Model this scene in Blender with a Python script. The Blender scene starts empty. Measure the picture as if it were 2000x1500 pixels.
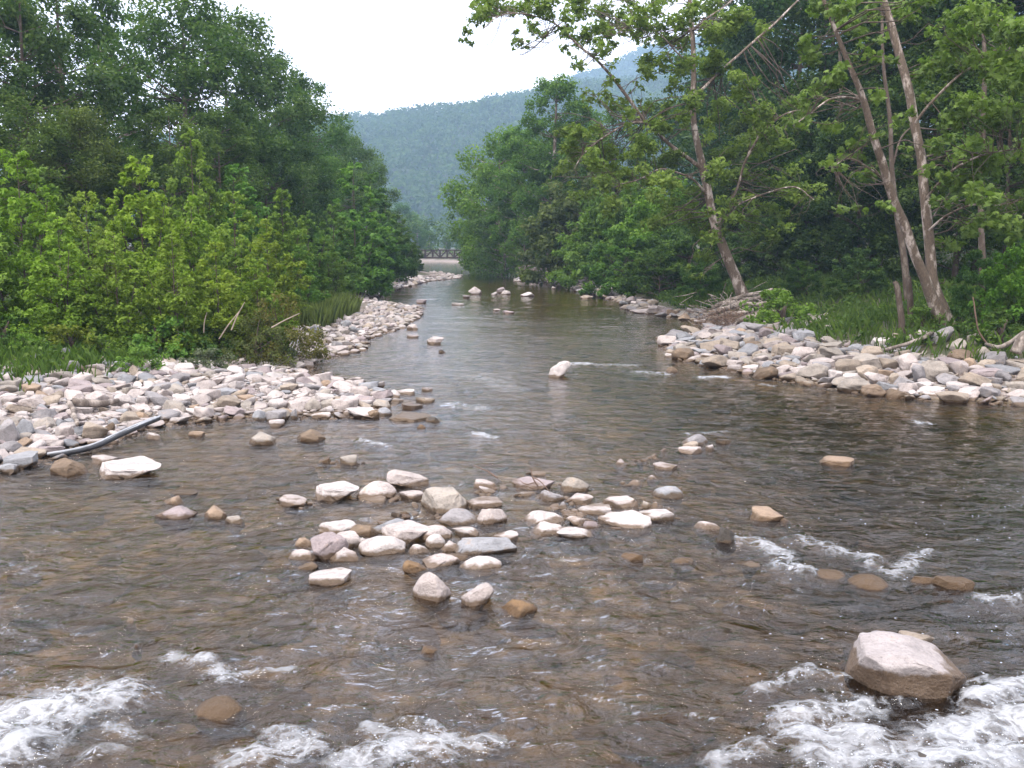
import bpy, math, random
import numpy as np
from mathutils import Vector

# ------------------------------------------------------------------ camera, world, sun, exposure
C = bpy.context.scene.collection
SC = bpy.context.scene
CAM_H, PITCH, FPX = 3.2, math.atan(270 / 1963.0), 1963.0
cam_d = bpy.data.cameras.new('camera')
cam = bpy.data.objects.new('camera', cam_d); C.objects.link(cam)
cam.location = (0, 0, CAM_H); cam.rotation_euler = (math.pi / 2 - PITCH, 0, 0)
cam_d.sensor_width = 36.0; cam_d.lens = 36.0 * FPX / 2000.0
cam_d.clip_start = 0.1; cam_d.clip_end = 6000
SC.camera = cam

SUN_DIR = Vector((-0.34, -0.42, 0.84)).normalized()
W = bpy.data.worlds.new('World'); SC.world = W; W.use_nodes = True
wn, wl = W.node_tree.nodes, W.node_tree.links
wn.clear()
sky = wn.new('ShaderNodeTexSky'); sky.sky_type = 'NISHITA'; sky.sun_disc = False
sky.sun_elevation = math.asin(SUN_DIR.z); sky.sun_rotation = math.atan2(SUN_DIR.x, SUN_DIR.y)
sky.dust_density = 6.0; sky.air_density = 1.0; sky.ozone_density = 1.0
b1 = wn.new('ShaderNodeBackground'); b1.inputs['Strength'].default_value = 0.05
b2 = wn.new('ShaderNodeBackground'); b2.inputs['Color'].default_value = (1.0, 0.935, 0.95, 1); b2.inputs['Strength'].default_value = 2.2
ad = wn.new('ShaderNodeAddShader'); wo = wn.new('ShaderNodeOutputWorld')
wl.new(sky.outputs['Color'], b1.inputs['Color'])
wl.new(b1.outputs[0], ad.inputs[0]); wl.new(b2.outputs[0], ad.inputs[1]); wl.new(ad.outputs[0], wo.inputs['Surface'])

sun_d = bpy.data.lights.new('sun', 'SUN'); sun_d.energy = 2.8; sun_d.angle = math.radians(10); sun_d.color = (1.0, 0.95, 0.88)
sun = bpy.data.objects.new('sun', sun_d); C.objects.link(sun)
sun.location = (0, 0, 60); sun.rotation_euler = SUN_DIR.to_track_quat('Z', 'Y').to_euler()

vs = SC.view_settings
SC.display_settings.display_device = 'sRGB'
vs.view_transform = 'Standard'; vs.look = 'None'; vs.gamma = 1.0; vs.use_curve_mapping = False; vs.exposure = 0.2
cy = SC.cycles
cy.max_bounces = 6; cy.diffuse_bounces = 3; cy.glossy_bounces = 3; cy.transmission_bounces = 3
cy.transparent_max_bounces = 8; cy.volume_bounces = 3; cy.caustics_reflective = False; cy.caustics_refractive = False
cy.use_denoising = True
try:
    cy.denoiser = 'OPENIMAGEDENOISE'; cy.denoising_input_passes = 'RGB_ALBEDO_NORMAL'; cy.denoising_prefilter = 'ACCURATE'
except Exception:
    pass

# ------------------------------------------------------------------ view geometry of the site survey (photo pixel -> place)
CP, SP = math.cos(PITCH), math.sin(PITCH)
def ray(px, py):
    u, v = (px - 1000) / FPX, (750 - py) / FPX
    return np.array([u, CP + v * SP, -SP + v * CP])
def G(px, py, z=0.0):
    d = ray(px, py); t = (CAM_H - z) / max(-d[2], 1e-4)
    return np.array([0, 0, CAM_H]) + d * t
def at(px, py, Y):
    d = ray(px, py); return np.array([0, 0, CAM_H]) + d * (Y / d[1])

# ------------------------------------------------------------------ numpy noise
_r = np.random.RandomState(7)
_perm = np.concatenate([_r.permutation(256)] * 3)
_g = _r.normal(size=(256, 3)); _g /= np.linalg.norm(_g, axis=1)[:, None]
def pn(P):
    P = np.asarray(P, float)
    I = np.floor(P).astype(int); f = P - I; I &= 255
    u = f * f * f * (f * (f * 6 - 15) + 10)
    out = 0
    for dx in (0, 1):
        wx = u[:, 0] if dx else 1 - u[:, 0]
        for dy in (0, 1):
            wy = u[:, 1] if dy else 1 - u[:, 1]
            for dz in (0, 1):
                wz = u[:, 2] if dz else 1 - u[:, 2]
                h = _perm[_perm[_perm[(I[:, 0] + dx) & 255] + ((I[:, 1] + dy) & 255)] + ((I[:, 2] + dz) & 255)]
                g = _g[h]
                out = out + wx * wy * wz * (g[:, 0] * (f[:, 0] - dx) + g[:, 1] * (f[:, 1] - dy) + g[:, 2] * (f[:, 2] - dz))
    return out
def pn2(x, y, s, z=0.0):
    x = np.asarray(x, float).ravel(); y = np.asarray(y, float).ravel()
    return pn(np.stack([x * s, y * s, np.full(x.shape, z)], 1))
def sstep(a, b, x):
    t = np.clip((x - a) / (b - a), 0, 1); return t * t * (3 - 2 * t)

# ------------------------------------------------------------------ mesh helpers
def npmesh(name, V, Fs, attrs=None, smooth=True, mats=()):
    """V (n,3); Fs a list of (m,k) index arrays; attrs name -> (n,) or (n,3) point values"""
    me = bpy.data.meshes.new(name)
    V = np.ascontiguousarray(V, dtype=np.float32)
    me.vertices.add(len(V)); me.vertices.foreach_set('co', V.ravel())
    loops, starts, totals, s = [], [], [], 0
    for F in Fs:
        F = np.asarray(F, dtype=np.int32)
        if not len(F): continue
        m, k = F.shape
        loops.append(F.ravel()); starts.append(s + np.arange(m) * k); totals.append(np.full(m, k)); s += m * k
    L = np.concatenate(loops)
    me.loops.add(len(L)); me.loops.foreach_set('vertex_index', L)
    st = np.concatenate(starts).astype(np.int32); to = np.concatenate(totals).astype(np.int32)
    me.polygons.add(len(st)); me.polygons.foreach_set('loop_start', st); me.polygons.foreach_set('loop_total', to)
    me.polygons.foreach_set('use_smooth', np.full(len(st), smooth, dtype=bool))
    for k, v in (attrs or {}).items():
        v = np.asarray(v, dtype=np.float32)
        if v.ndim == 1:
            a = me.attributes.new(k, 'FLOAT', 'POINT'); a.data.foreach_set('value', v)
        else:
            a = me.attributes.new(k, 'FLOAT_COLOR', 'POINT')
            a.data.foreach_set('color', np.concatenate([v, np.ones((len(v), 1), np.float32)], 1).ravel())
    me.update(calc_edges=True)
    for m in mats: me.materials.append(m)
    return me
def link(name, me, parent=None, loc=None):
    o = bpy.data.objects.new(name, me); C.objects.link(o)
    if parent is not None: o.parent = parent
    if loc is not None: o.location = [float(c) for c in loc]
    return o
def tag(o, label=None, cat=None, group=None, kind=None):
    if label: o['label'] = label
    if cat: o['category'] = cat
    if group: o['group'] = group
    if kind: o['kind'] = kind
    return o
def empty(name, loc=(0, 0, 0), rz=0.0):
    o = bpy.data.objects.new(name, None); C.objects.link(o)
    o.location = [float(c) for c in loc]; o.rotation_euler = (0, 0, rz); o.empty_display_size = 0.3
    return o
def copy_tree(root):
    r = root.copy(); C.objects.link(r)
    for ch in list(root.children):
        c = ch.copy(); C.objects.link(c); c.parent = r
        for g in list(ch.children):
            d = g.copy(); C.objects.link(d); d.parent = c
    return r
def join(parts):
    """list of (V, F) with one face size -> V, F"""
    Vs, Fs, o = [], [], 0
    for V, F in parts:
        Vs.append(V); Fs.append(np.asarray(F) + o); o += len(V)
    return np.concatenate(Vs), np.concatenate(Fs)
def tube(P, R, n=6, cap=True):
    P = np.asarray(P, float); R = np.asarray(R, float); m = len(P)
    T = np.gradient(P, axis=0); T /= np.linalg.norm(T, axis=1)[:, None] + 1e-9
    ref = np.array([0.31, 0.95, 0.05]) if abs(T[:, 2]).mean() > 0.5 else np.array([0.1, 0.05, 1.0])
    A = np.cross(T, ref); A /= np.linalg.norm(A, axis=1)[:, None] + 1e-9
    B = np.cross(T, A)
    th = np.arange(n) * 2 * math.pi / n
    V = (P[:, None, :] + R[:, None, None] * (np.cos(th)[None, :, None] * A[:, None, :] + np.sin(th)[None, :, None] * B[:, None, :])).reshape(-1, 3)
    i = np.arange(m - 1)[:, None] * n + np.arange(n)[None, :]
    j = np.arange(m - 1)[:, None] * n + (np.arange(n)[None, :] + 1) % n
    F = np.stack([i, j, j + n, i + n], 2).reshape(-1, 4)
    if cap:
        a, b = len(V), len(V) + 1
        V = np.concatenate([V, P[:1], P[-1:]])
        k = np.arange(n); k2 = (k + 1) % n
        F = np.concatenate([F, np.stack([np.full(n, a), k2, k, k], 1)[:0]])
    return V, F
def spline(P, R, per=5):
    """Catmull-Rom through the given points"""
    P = np.asarray(P, float); R = np.asarray(R, float)
    Q = np.concatenate([2 * P[:1] - P[1:2], P, 2 * P[-1:] - P[-2:-1]])
    out, rr = [], []
    for i in range(len(P) - 1):
        p0, p1, p2, p3 = Q[i], Q[i + 1], Q[i + 2], Q[i + 3]
        for t in np.arange(per) / per:
            out.append(0.5 * (2 * p1 + (p2 - p0) * t + (2 * p0 - 5 * p1 + 4 * p2 - p3) * t * t + (3 * p1 - p0 - 3 * p2 + p3) * t ** 3))
            rr.append(R[i] * (1 - t) + R[i + 1] * t)
    out.append(P[-1]); rr.append(R[-1])
    return np.array(out), np.array(rr)

# ------------------------------------------------------------------ materials
def newmat(name):
    m = bpy.data.materials.new(name); m.use_nodes = True
    m.node_tree.nodes.clear(); return m, m.node_tree.nodes, m.node_tree.links
def N(nodes, t, **kw):
    n = nodes.new(t)
    for k, v in kw.items():
        if k in n.inputs.keys(): n.inputs[k].default_value = v
        else: setattr(n, k, v)
    return n
def ramp(nodes, stops):
    r = nodes.new('ShaderNodeValToRGB'); e = r.color_ramp.elements
    while len(e) < len(stops): e.new(0.5)
    for i, (p, c) in enumerate(stops):
        e[i].position = p; e[i].color = (c if len(c) == 4 else tuple(c) + (1,)) if hasattr(c, '__len__') else (c, c, c, 1)
    return r
def mixc(nodes, links, fac, a, b, mode='MIX'):
    m = nodes.new('ShaderNodeMix'); m.data_type = 'RGBA'; m.blend_type = mode
    for s, v in ((m.inputs[0], fac), (m.inputs[6], a), (m.inputs[7], b)):
        if hasattr(v, 'is_linked'): links.new(v, s)
        else: s.default_value = v
    return m.outputs[2]
def math_(nodes, links, op, a, b=0.0, clamp=False):
    m = nodes.new('ShaderNodeMath'); m.operation = op; m.use_clamp = clamp
    for s, v in ((m.inputs[0], a), (m.inputs[1], b)):
        if hasattr(v, 'is_linked'): links.new(v, s)
        else: s.default_value = v
    return m.outputs[0]
def maprange(nodes, links, v, a, b, c=0.0, d=1.0):
    m = nodes.new('ShaderNodeMapRange'); m.clamp = True
    links.new(v, m.inputs[0])
    for i, x in enumerate((a, b, c, d)): m.inputs[1 + i].default_value = x
    return m.outputs[0]

def mat_rock(name, attr=None):
    m, n, l = newmat(name)
    if attr:
        c = N(n, 'ShaderNodeAttribute', attribute_name=attr).outputs['Color']
    else:
        c = n.new('ShaderNodeObjectInfo').outputs['Color']
    geo = n.new('ShaderNodeNewGeometry'); pos = geo.outputs['Position']
    n1 = N(n, 'ShaderNodeTexNoise', Scale=5.0, Detail=6.0, Roughness=0.65); l.new(pos, n1.inputs['Vector'])
    n2 = N(n, 'ShaderNodeTexNoise', Scale=38.0, Detail=5.0, Roughness=0.7); l.new(pos, n2.inputs['Vector'])
    n3 = N(n, 'ShaderNodeTexNoise', Scale=2.3, Detail=2.0); l.new(pos, n3.inputs['Vector'])
    k1 = ramp(n, [(0.3, 0.70), (0.5, 1.0), (0.7, 1.2)]); l.new(n1.outputs[0], k1.inputs[0])
    k2 = ramp(n, [(0.28, 0.62), (0.46, 1.0), (0.75, 1.14)]); l.new(n2.outputs[0], k2.inputs[0])
    c = mixc(n, l, 1.0, c, k1.outputs[0], 'MULTIPLY'); c = mixc(n, l, 1.0, c, k2.outputs[0], 'MULTIPLY')
    # rusty mineral stains
    st = ramp(n, [(0.60, 0.0), (0.72, 0.45)]); l.new(n1.outputs[0], st.inputs[0])
    c = mixc(n, l, st.outputs[0], c, (0.36, 0.24, 0.14, 1))
    # wet, algae-browned band at the water line
    sep = n.new('ShaderNodeSeparateXYZ'); l.new(pos, sep.inputs[0])
    z = math_(n, l, 'ADD', sep.outputs[2], math_(n, l, 'MULTIPLY', math_(n, l, 'SUBTRACT', n1.outputs[0], 0.5), -0.16))
    wh = N(n, 'ShaderNodeAttribute', attribute_name='wet_height', attribute_type='OBJECT').outputs['Fac']
    wet = maprange(n, l, math_(n, l, 'SUBTRACT', z, wh), 0.072, 0.045)
    wetc = mixc(n, l, 0.55, c, (0.24, 0.165, 0.085, 1), 'MIX')
    wetc = mixc(n, l, 1.0, wetc, (0.42, 0.37, 0.32, 1), 'MULTIPLY')
    c = mixc(n, l, wet, c, wetc)
    p = N(n, 'ShaderNodeBsdfPrincipled'); l.new(c, p.inputs['Base Color'])
    l.new(maprange(n, l, wet, 0.0, 1.0, 0.88, 0.28), p.inputs['Roughness'])
    p.inputs['Specular IOR Level'].default_value = 0.35
    bn = N(n, 'ShaderNodeBump', Strength=0.8, Distance=0.03)
    h = math_(n, l, 'ADD', n2.outputs[0], math_(n, l, 'MULTIPLY', n1.outputs[0], 1.6)); l.new(h, bn.inputs['Height'])
    l.new(bn.outputs[0], p.inputs['Normal'])
    o = n.new('ShaderNodeOutputMaterial'); l.new(p.outputs[0], o.inputs[0])
    return m

def mat_leaf(name, trans=0.38):
    m, n, l = newmat(name)
    base = n.new('ShaderNodeObjectInfo').outputs['Color']
    t = N(n, 'ShaderNodeAttribute', attribute_name='tint').outputs['Fac']
    hue = mixc(n, l, 0.5, base, (0.15, 0.19, 0.035, 1))
    cool = mixc(n, l, 0.5, base, (0.03, 0.085, 0.04, 1))
    r1 = maprange(n, l, t, 0.6, 1.0); r0 = maprange(n, l, t, 0.4, 0.0)
    c = mixc(n, l, math_(n, l, 'MULTIPLY', r1, 0.7), base, hue); c = mixc(n, l, math_(n, l, 'MULTIPLY', r0, 0.7), c, cool)
    k = maprange(n, l, t, 0.0, 1.0, 0.55, 1.45)
    cc = n.new('ShaderNodeCombineColor')
    for i in range(3): l.new(k, cc.inputs[i])
    c = mixc(n, l, 1.0, c, cc.outputs[0], 'MULTIPLY')
    p = N(n, 'ShaderNodeBsdfPrincipled', Roughness=0.55); l.new(c, p.inputs['Base Color']); p.inputs['Specular IOR Level'].default_value = 0.12
    tr = n.new('ShaderNodeBsdfTranslucent')
    tc = mixc(n, l, 1.0, c, (1.15, 1.35, 0.6, 1), 'MULTIPLY'); l.new(tc, tr.inputs[0])
    mx = N(n, 'ShaderNodeMixShader'); mx.inputs[0].default_value = trans
    l.new(p.outputs[0], mx.inputs[1]); l.new(tr.outputs[0], mx.inputs[2])
    o = n.new('ShaderNodeOutputMaterial'); l.new(mx.outputs[0], o.inputs[0])
    return m

def mat_bark(name, dark, light, amount, scale=5.0):
    m, n, l = newmat(name)
    tc = n.new('ShaderNodeTexCoord')
    mp = n.new('ShaderNodeMapping'); mp.inputs['Scale'].default_value = (1, 1, 0.45); l.new(tc.outputs['Object'], mp.inputs[0])
    a = N(n, 'ShaderNodeTexNoise', Scale=scale, Detail=5.0, Roughness=0.6); l.new(mp.outputs[0], a.inputs['Vector'])
    b = N(n, 'ShaderNodeTexNoise', Scale=scale * 6, Detail=4.0, Roughness=0.7); l.new(mp.outputs[0], b.inputs['Vector'])
    r = ramp(n, [(amount - 0.06, 0.0), (amount + 0.05, 1.0)]); l.new(a.outputs[0], r.inputs[0])
    c = mixc(n, l, r.outputs[0], dark + (1,), light + (1,))
    k = ramp(n, [(0.3, 0.6), (0.7, 1.25)]); l.new(b.outputs[0], k.inputs[0])
    c = mixc(n, l, 1.0, c, k.outputs[0], 'MULTIPLY')
    p = N(n, 'ShaderNodeBsdfPrincipled', Roughness=0.9); l.new(c, p.inputs['Base Color'])
    bn = N(n, 'ShaderNodeBump', Strength=0.6, Distance=0.03); l.new(b.outputs[0], bn.inputs['Height']); l.new(bn.outputs[0], p.inputs['Normal'])
    o = n.new('ShaderNodeOutputMaterial'); l.new(p.outputs[0], o.inputs[0])
    return m

def mat_plain(name, col, rough=0.6, metal=0.0):
    m, n, l = newmat(name)
    a = N(n, 'ShaderNodeTexNoise', Scale=9.0, Detail=4.0)
    tc = n.new('ShaderNodeTexCoord'); l.new(tc.outputs['Object'], a.inputs['Vector'])
    k = ramp(n, [(0.3, 0.75), (0.7, 1.2)]); l.new(a.outputs[0], k.inputs[0])
    c = mixc(n, l, 1.0, tuple(col) + (1,), k.outputs[0], 'MULTIPLY')
    p = N(n, 'ShaderNodeBsdfPrincipled', Roughness=rough, Metallic=metal); l.new(c, p.inputs['Base Color'])
    o = n.new('ShaderNodeOutputMaterial'); l.new(p.outputs[0], o.inputs[0])
    return m

M_ROCK = mat_rock('stone'); M_COB = mat_rock('cobble_stone', 'col')
M_LEAF = mat_leaf('leaf')
M_BARK = mat_bark('brown_bark', (0.075, 0.055, 0.042), (0.14, 0.115, 0.095), 0.58)
M_SYC = mat_bark('sycamore_bark', (0.125, 0.095, 0.072), (0.44, 0.385, 0.35), 0.57, 4.2)
M_DRIFT = mat_bark('driftwood', (0.12, 0.098, 0.083), (0.30, 0.262, 0.232), 0.52, 4.0)
M_TWIG = mat_plain('dead_twig', (0.13, 0.085, 0.062), 0.9)
M_PALE = mat_plain('pale_dead_wood', (0.30, 0.25, 0.20), 0.9)

# ------------------------------------------------------------------ the lie of the land
LB = np.array([(-11, -40), (-10.5, 0), (-10, 8), (-9, 12), (-7.3, 14.2), (-6.8, 16.6), (-6.3, 18), (-4.7, 18.85), (-2.55, 19.0), (-2.7, 21.2),
               (-3.7, 23.4), (-5.05, 24.2), (-5.7, 25.6), (-5.7, 28.2), (-4.85, 30.7), (-5.3, 34.5), (-4.6, 38.9), (-4.3, 43.8), (-4.9, 52), (-7.6, 56.6),
               (-9.0, 61), (-8.9, 76), (-8.0, 92), (-5.6, 100), (-5.9, 106), (-10.9, 126), (-13.5, 140), (-16.5, 160), (-21, 182), (-36, 205), (-80, 225), (-160, 245)], float)
RB = np.array([(14, -40), (14, 0), (13.5, 10), (13, 16), (11.5, 19.3), (10.4, 20.4), (8.6, 21.0), (7.85, 22), (7.1, 23.2), (6.3, 24.7), (5.45, 26.8), (4.9, 29.3), (5.25, 33),
               (5.9, 35.6), (7.5, 36.8), (8.5, 40.5), (7.7, 45), (6.1, 49), (6.6, 56.6), (5.5, 67), (4.8, 78), (2.7, 88), (0.7, 92), (0.9, 110), (0.6, 128),
               (-3.0, 146), (-4.5, 160), (-7, 182), (-16, 205), (-34, 224), (-80, 246), (-160, 270)], float)
def polydist(x, y, L):
    best = np.full(x.shape, 1e9)
    for a, b in zip(L[:-1], L[1:]):
        d = b - a; t = np.clip(((x - a[0]) * d[0] + (y - a[1]) * d[1]) / (d @ d), 0, 1)
        best = np.minimum(best, np.hypot(x - a[0] - t * d[0], y - a[1] - t * d[1]))
    return best
def land(x, y):
    """height, distance outside the left edge, distance outside the right edge (negative in the water)"""
    x = np.asarray(x, float).ravel(); y = np.asarray(y, float).ravel()
    xl = np.interp(y, LB[:, 1], LB[:, 0]); xr = np.interp(y, RB[:, 1], RB[:, 0])
    dl, dr = polydist(x, y, LB), polydist(x, y, RB)
    sl = np.where(x < xl, dl, -dl); sr = np.where(x > xr, dr, -dr)
    hl = np.interp(sl, [0, 1.5, 5, 8, 16, 40, 120], [0.0, 0.2, 0.55, 0.9, 1.6, 3.0, 6.0])
    hr = np.interp(sr, [0, 1.0, 3.5, 6, 9, 16, 26, 60, 200], [0.0, 0.13, 0.34, 0.74, 1.2, 1.8, 3.2, 14.0, 40.0])
    far = sstep(130, 260, y); hr = hr * (1 - far) + np.minimum(hr, 2.0) * far
    dw = np.minimum(-sl, -sr)
    lane = sstep(1.0, 6.0, x) * sstep(46, 10, y)
    deep = 0.17 + 0.30 * lane + 0.35 * sstep(92, 105, y) + 0.06 * pn2(x, y, 0.35, 2.2)
    isl = np.exp(-(((x + 0.4) / 2.6) ** 2 + ((y - 12.6) / 1.9) ** 2))
    deep = np.maximum(0.045, deep * (1 - 0.75 * isl))
    hw = -np.minimum(0.03 + 0.16 * np.maximum(dw, 0), deep) + 0.03 * pn2(x, y, 1.3, 5.5)
    z = np.where(sl > 0, hl, np.where(sr > 0, hr, hw))
    z = z + np.where((sl > 0) | (sr > 0), 0.05 * np.clip(np.maximum(sl, sr), 0, 3) * pn2(x, y, 0.5, 8.1) + 0.25 * sstep(10, 30, np.maximum(sl, sr)) * pn2(x, y, 0.12, 3.3), 0)
    return z, sl, sr
def grass_edge(x, y):
    """metres behind (+) the grass and sapling edge on the log bar side"""
    x = np.asarray(x, float).ravel(); y = np.asarray(y, float).ravel()
    return y - np.interp(x, GE[:, 0], GE[:, 1])
def gz(x, y): return float(land([x], [y])[0][0])
def Gg(px, py):
    z = 0.0
    for _ in range(10):
        p = G(px, py, z); z = 0.5 * z + 0.5 * max(gz(p[0], p[1]), 0.0)
    p = G(px, py, z); return p

GE = np.array([Gg(*q)[:2] for q in [(-260, 790), (-100, 768), (0, 752), (60, 738), (140, 742), (200, 716), (250, 722), (320, 708), (400, 694), (480, 692), (545, 696), (590, 672), (625, 650)]])

# ------------------------------------------------------------------ ground: one sheet, river bed included
def axis(pts):
    out = []
    for (a, b, s) in pts: out.extend(np.arange(a, b, s))
    out.append(pts[-1][1]); return np.array(out)
gx = axis([(-900, -200, 60), (-200, -60, 8), (-60, -16, 1.5), (-16, 16, 0.22), (16, 60, 1.5), (60, 200, 8), (200, 900, 60)])
gy = axis([(-40, 4, 1.0), (4, 30, 0.22), (30, 60, 0.5), (60, 120, 1.0), (120, 260, 3.0), (260, 700, 20), (700, 2000, 100)])
X, Y = np.meshgrid(gx, gy); nz, sl_, sr_ = land(X, Y)
out_ = np.maximum(sl_, sr_)
V = np.stack([X.ravel(), Y.ravel(), nz], 1)
nx_, ny_ = len(gx), len(gy)
I = (np.arange(ny_ - 1)[:, None] * nx_ + np.arange(nx_ - 1)[None, :]).ravel()
F = np.stack([I, I + 1, I + nx_ + 1, I + nx_], 1)
jit = 0.8 * pn2(X, Y, 0.6, 1.7)
ge = grass_edge(X, Y); ge = np.where(Y.ravel() < 29, np.minimum(ge, sl_ - 0.8), sl_ - 2.4)
soil = np.where(sl_ > 0, sstep(-0.4, 1.0, ge + jit), np.where((Y.ravel() > 37) & (Y.ravel() < 64), sstep(.7, 1.5, sr_ + .5 * jit), sstep(3.0, 4.2, sr_ + jit)))
soil = np.where(out_ > 0, soil, 0.0)
m, n, l = newmat('ground')
geo = n.new('ShaderNodeNewGeometry'); pos = geo.outputs['Position']
sv = N(n, 'ShaderNodeAttribute', attribute_name='soil').outputs['Fac']
vo = N(n, 'ShaderNodeTexVoronoi', Scale=5.5); l.new(pos, vo.inputs['Vector'])
vo2 = N(n, 'ShaderNodeTexVoronoi', Scale=2.1); l.new(pos, vo2.inputs['Vector'])
ns = N(n, 'ShaderNodeTexNoise', Scale=1.1, Detail=5.0); l.new(pos, ns.inputs['Vector'])
nf = N(n, 'ShaderNodeTexNoise', Scale=26.0, Detail=5.0); l.new(pos, nf.inputs['Vector'])
sepc = n.new('ShaderNodeSeparateColor'); l.new(vo.outputs['Color'], sepc.inputs[0])
bedr = ramp(n, [(0.0, (0.135, 0.093, 0.038)), (0.45, (0.20, 0.143, 0.066)), (0.8, (0.265, 0.2, 0.11)), (1.0, (0.125, 0.11, 0.045))]); l.new(sepc.outputs[0], bedr.inputs[0])
edge = ramp(n, [(0.0, 1.0), (0.35, 0.95), (0.6, 0.55)]); l.new(vo.outputs['Distance'], edge.inputs[0])
bed = mixc(n, l, 1.0, bedr.outputs[0], edge.outputs[0], 'MULTIPLY')
big = ramp(n, [(0.35, 0.62), (0.65, 1.2)]); l.new(ns.outputs[0], big.inputs[0])
bed = mixc(n, l, 1.0, bed, big.outputs[0], 'MULTIPLY')
grv = ramp(n, [(0.0, (0.22, 0.17, 0.14)), (0.5, (0.34, 0.28, 0.25)), (1.0, (0.28, 0.25, 0.24))]); l.new(sepc.outputs[1], grv.inputs[0])
gr = mixc(n, l, 1.0, grv.outputs[0], edge.outputs[0], 'MULTIPLY')
slr = ramp(n, [(0.3, (0.035, 0.045, 0.016)), (0.55, (0.06, 0.055, 0.03)), (0.75, (0.03, 0.06, 0.015))]); l.new(ns.outputs[0], slr.inputs[0])
sepz = n.new('ShaderNodeSeparateXYZ'); l.new(pos, sepz.inputs[0])
dry = maprange(n, l, sepz.outputs[2], -0.01, 0.05)
c = mixc(n, l, dry, bed, gr); c = mixc(n, l, sv, c, slr.outputs[0])
p = N(n, 'ShaderNodeBsdfPrincipled', Roughness=0.9); l.new(c, p.inputs['Base Color'])
bn = N(n, 'ShaderNodeBump', Strength=0.8, Distance=0.05); bn.invert = True
l.new(math_(n, l, 'ADD', vo.outputs['Distance'], math_(n, l, 'MULTIPLY', nf.outputs[0], -0.5)), bn.inputs['Height']); l.new(bn.outputs[0], p.inputs['Normal'])
o = n.new('ShaderNodeOutputMaterial'); l.new(p.outputs[0], o.inputs[0])
tag(link('ground', npmesh('ground', V, [F], {'soil': soil}, mats=[m])), kind='structure')

# ------------------------------------------------------------------ river surface
yy = [-30, -22, -15, -9, -5, -2, 0.0, 1.5, 3.0]
y_ = 4.0
while y_ < 235: yy.append(y_); y_ *= 1.0048
yy.append(250.0)
yy = np.array(yy); NXW = 560
half_l = np.interp(yy, [-30, 4, 20, 100, 190, 250], [13, 12, 14, 24, 40, 165]); half_r = np.interp(yy, [-30, 4, 20, 60, 100, 250], [16, 15, 14, 14, 9, 3])
tt = np.linspace(0, 1, NXW)
ts = 2 * tt - 1; ts = np.sign(ts) * (.42 * np.abs(ts) + .58 * np.abs(ts) ** 2.3)
X = np.where(ts[None, :] < 0, ts[None, :] * half_l[:, None], ts[None, :] * half_r[:, None]); Y = np.repeat(yy[:, None], NXW, 1)
x, y = X.ravel(), Y.ravel()
dist = np.maximum(np.abs(y), 4)
# white water: capsules in the river, traced from the photo (px ends, half width in metres, strength)
FOAM = [(-60, 1440, 120, 1390, .34, 1.0), (90, 1395, 215, 1370, .24, .95), (0, 1490, 60, 1460, .22, .95), (215, 1365, 260, 1345, .10, .6), (330, 1290, 400, 1305, .07, .72),
        (400, 1305, 440, 1330, .09, .78), (440, 1328, 500, 1322, .05, .62), (520, 1320, 570, 1312, .05, .62), (210, 1428, 280, 1438, .07, .62), (180, 1480, 240, 1460, .10, .5),
        (470, 1490, 600, 1470, .15, .78), (530, 1440, 620, 1455, .10, .6), (720, 1430, 800, 1455, .09, .72), (790, 1412, 860, 1425, .05, .6), (690, 1500, 860, 1465, .17, .88),
        (860, 1470, 965, 1460, .10, .74), (1480, 1355, 1580, 1312, .07, .72), (1560, 1320, 1660, 1330, .05, .62), (1400, 1490, 1490, 1465, .12, .66), (1540, 1405, 1690, 1385, .15, .84),
        (1560, 1440, 1690, 1450, .16, .95), (1600, 1490, 1740, 1490, .16, .9), (1900, 1380, 2050, 1330, .13, .92), (1840, 1455, 2060, 1400, .2, .97), (1820, 1500, 2060, 1480, .22, .97),
        (1490, 1072, 1530, 1095, .16, .78), (1440, 1062, 1475, 1058, .10, .72), (1520, 1110, 1575, 1122, .12, .74), (1560, 1060, 1640, 1085, .16, .6), (1640, 1085, 1700, 1095, .12, .72),
        (1690, 1105, 1740, 1125, .10, .62), (1740, 1130, 1790, 1100, .12, .66), (1780, 1095, 1815, 1085, .08, .6), (1915, 1172, 2010, 1180, .10, .7), (1770, 1265, 1800, 1250, .04, .5),
        (1110, 711, 1145, 711, .22, .8), (1150, 712, 1240, 714, .2, .5), (1372, 738, 1412, 737, .2, .82), (1245, 727, 1300, 731, .2, .62), (930, 848, 965, 855, .12, .68), (700, 862, 760, 872, .10, .58),
        (880, 790, 940, 800, .3, .45), (1790, 826, 1815, 829, .12, .66), (1490, 752, 1510, 756, .15, .55), (940, 735, 1000, 760, .5, .4), (1340, 850, 1420, 845, .08, .5), (1760, 1420, 1800, 1440, .05, .5),
        (1690, 1375, 1790, 1382, .05, .6), (1880, 1350, 1930, 1330, .05, .72), (1560, 700, 1620, 705, .2, .3)]
foam = np.zeros(len(x))
for (a, b, c_, d_, w, s) in FOAM:
    if b < 900: s, w = s * 1.06, w * 1.1
    else: s *= .94
    A, B = G(a, b)[:2], G(c_, d_)[:2]; dd = B - A
    t = np.clip(((x - A[0]) * dd[0] + (y - A[1]) * dd[1]) / (dd @ dd + 1e-9), 0, 1)
    q = np.hypot(x - A[0] - t * dd[0], (y - A[1] - t * dd[1]) * 0.75) / (w * 1.12)
    foam = np.maximum(foam, s * np.exp(-q * q))
near = (y > 3) & (y < 60)
rough = 0.35 + 0.65 * sstep(16, 9, y) + 0.1 * sstep(-1, 4, x) * sstep(26, 12, y) + 0.35 * sstep(30, 20, y) * sstep(14, 20, y)
calm = sstep(100, 108, y); rough = rough * (1 - 0.75 * calm)
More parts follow.
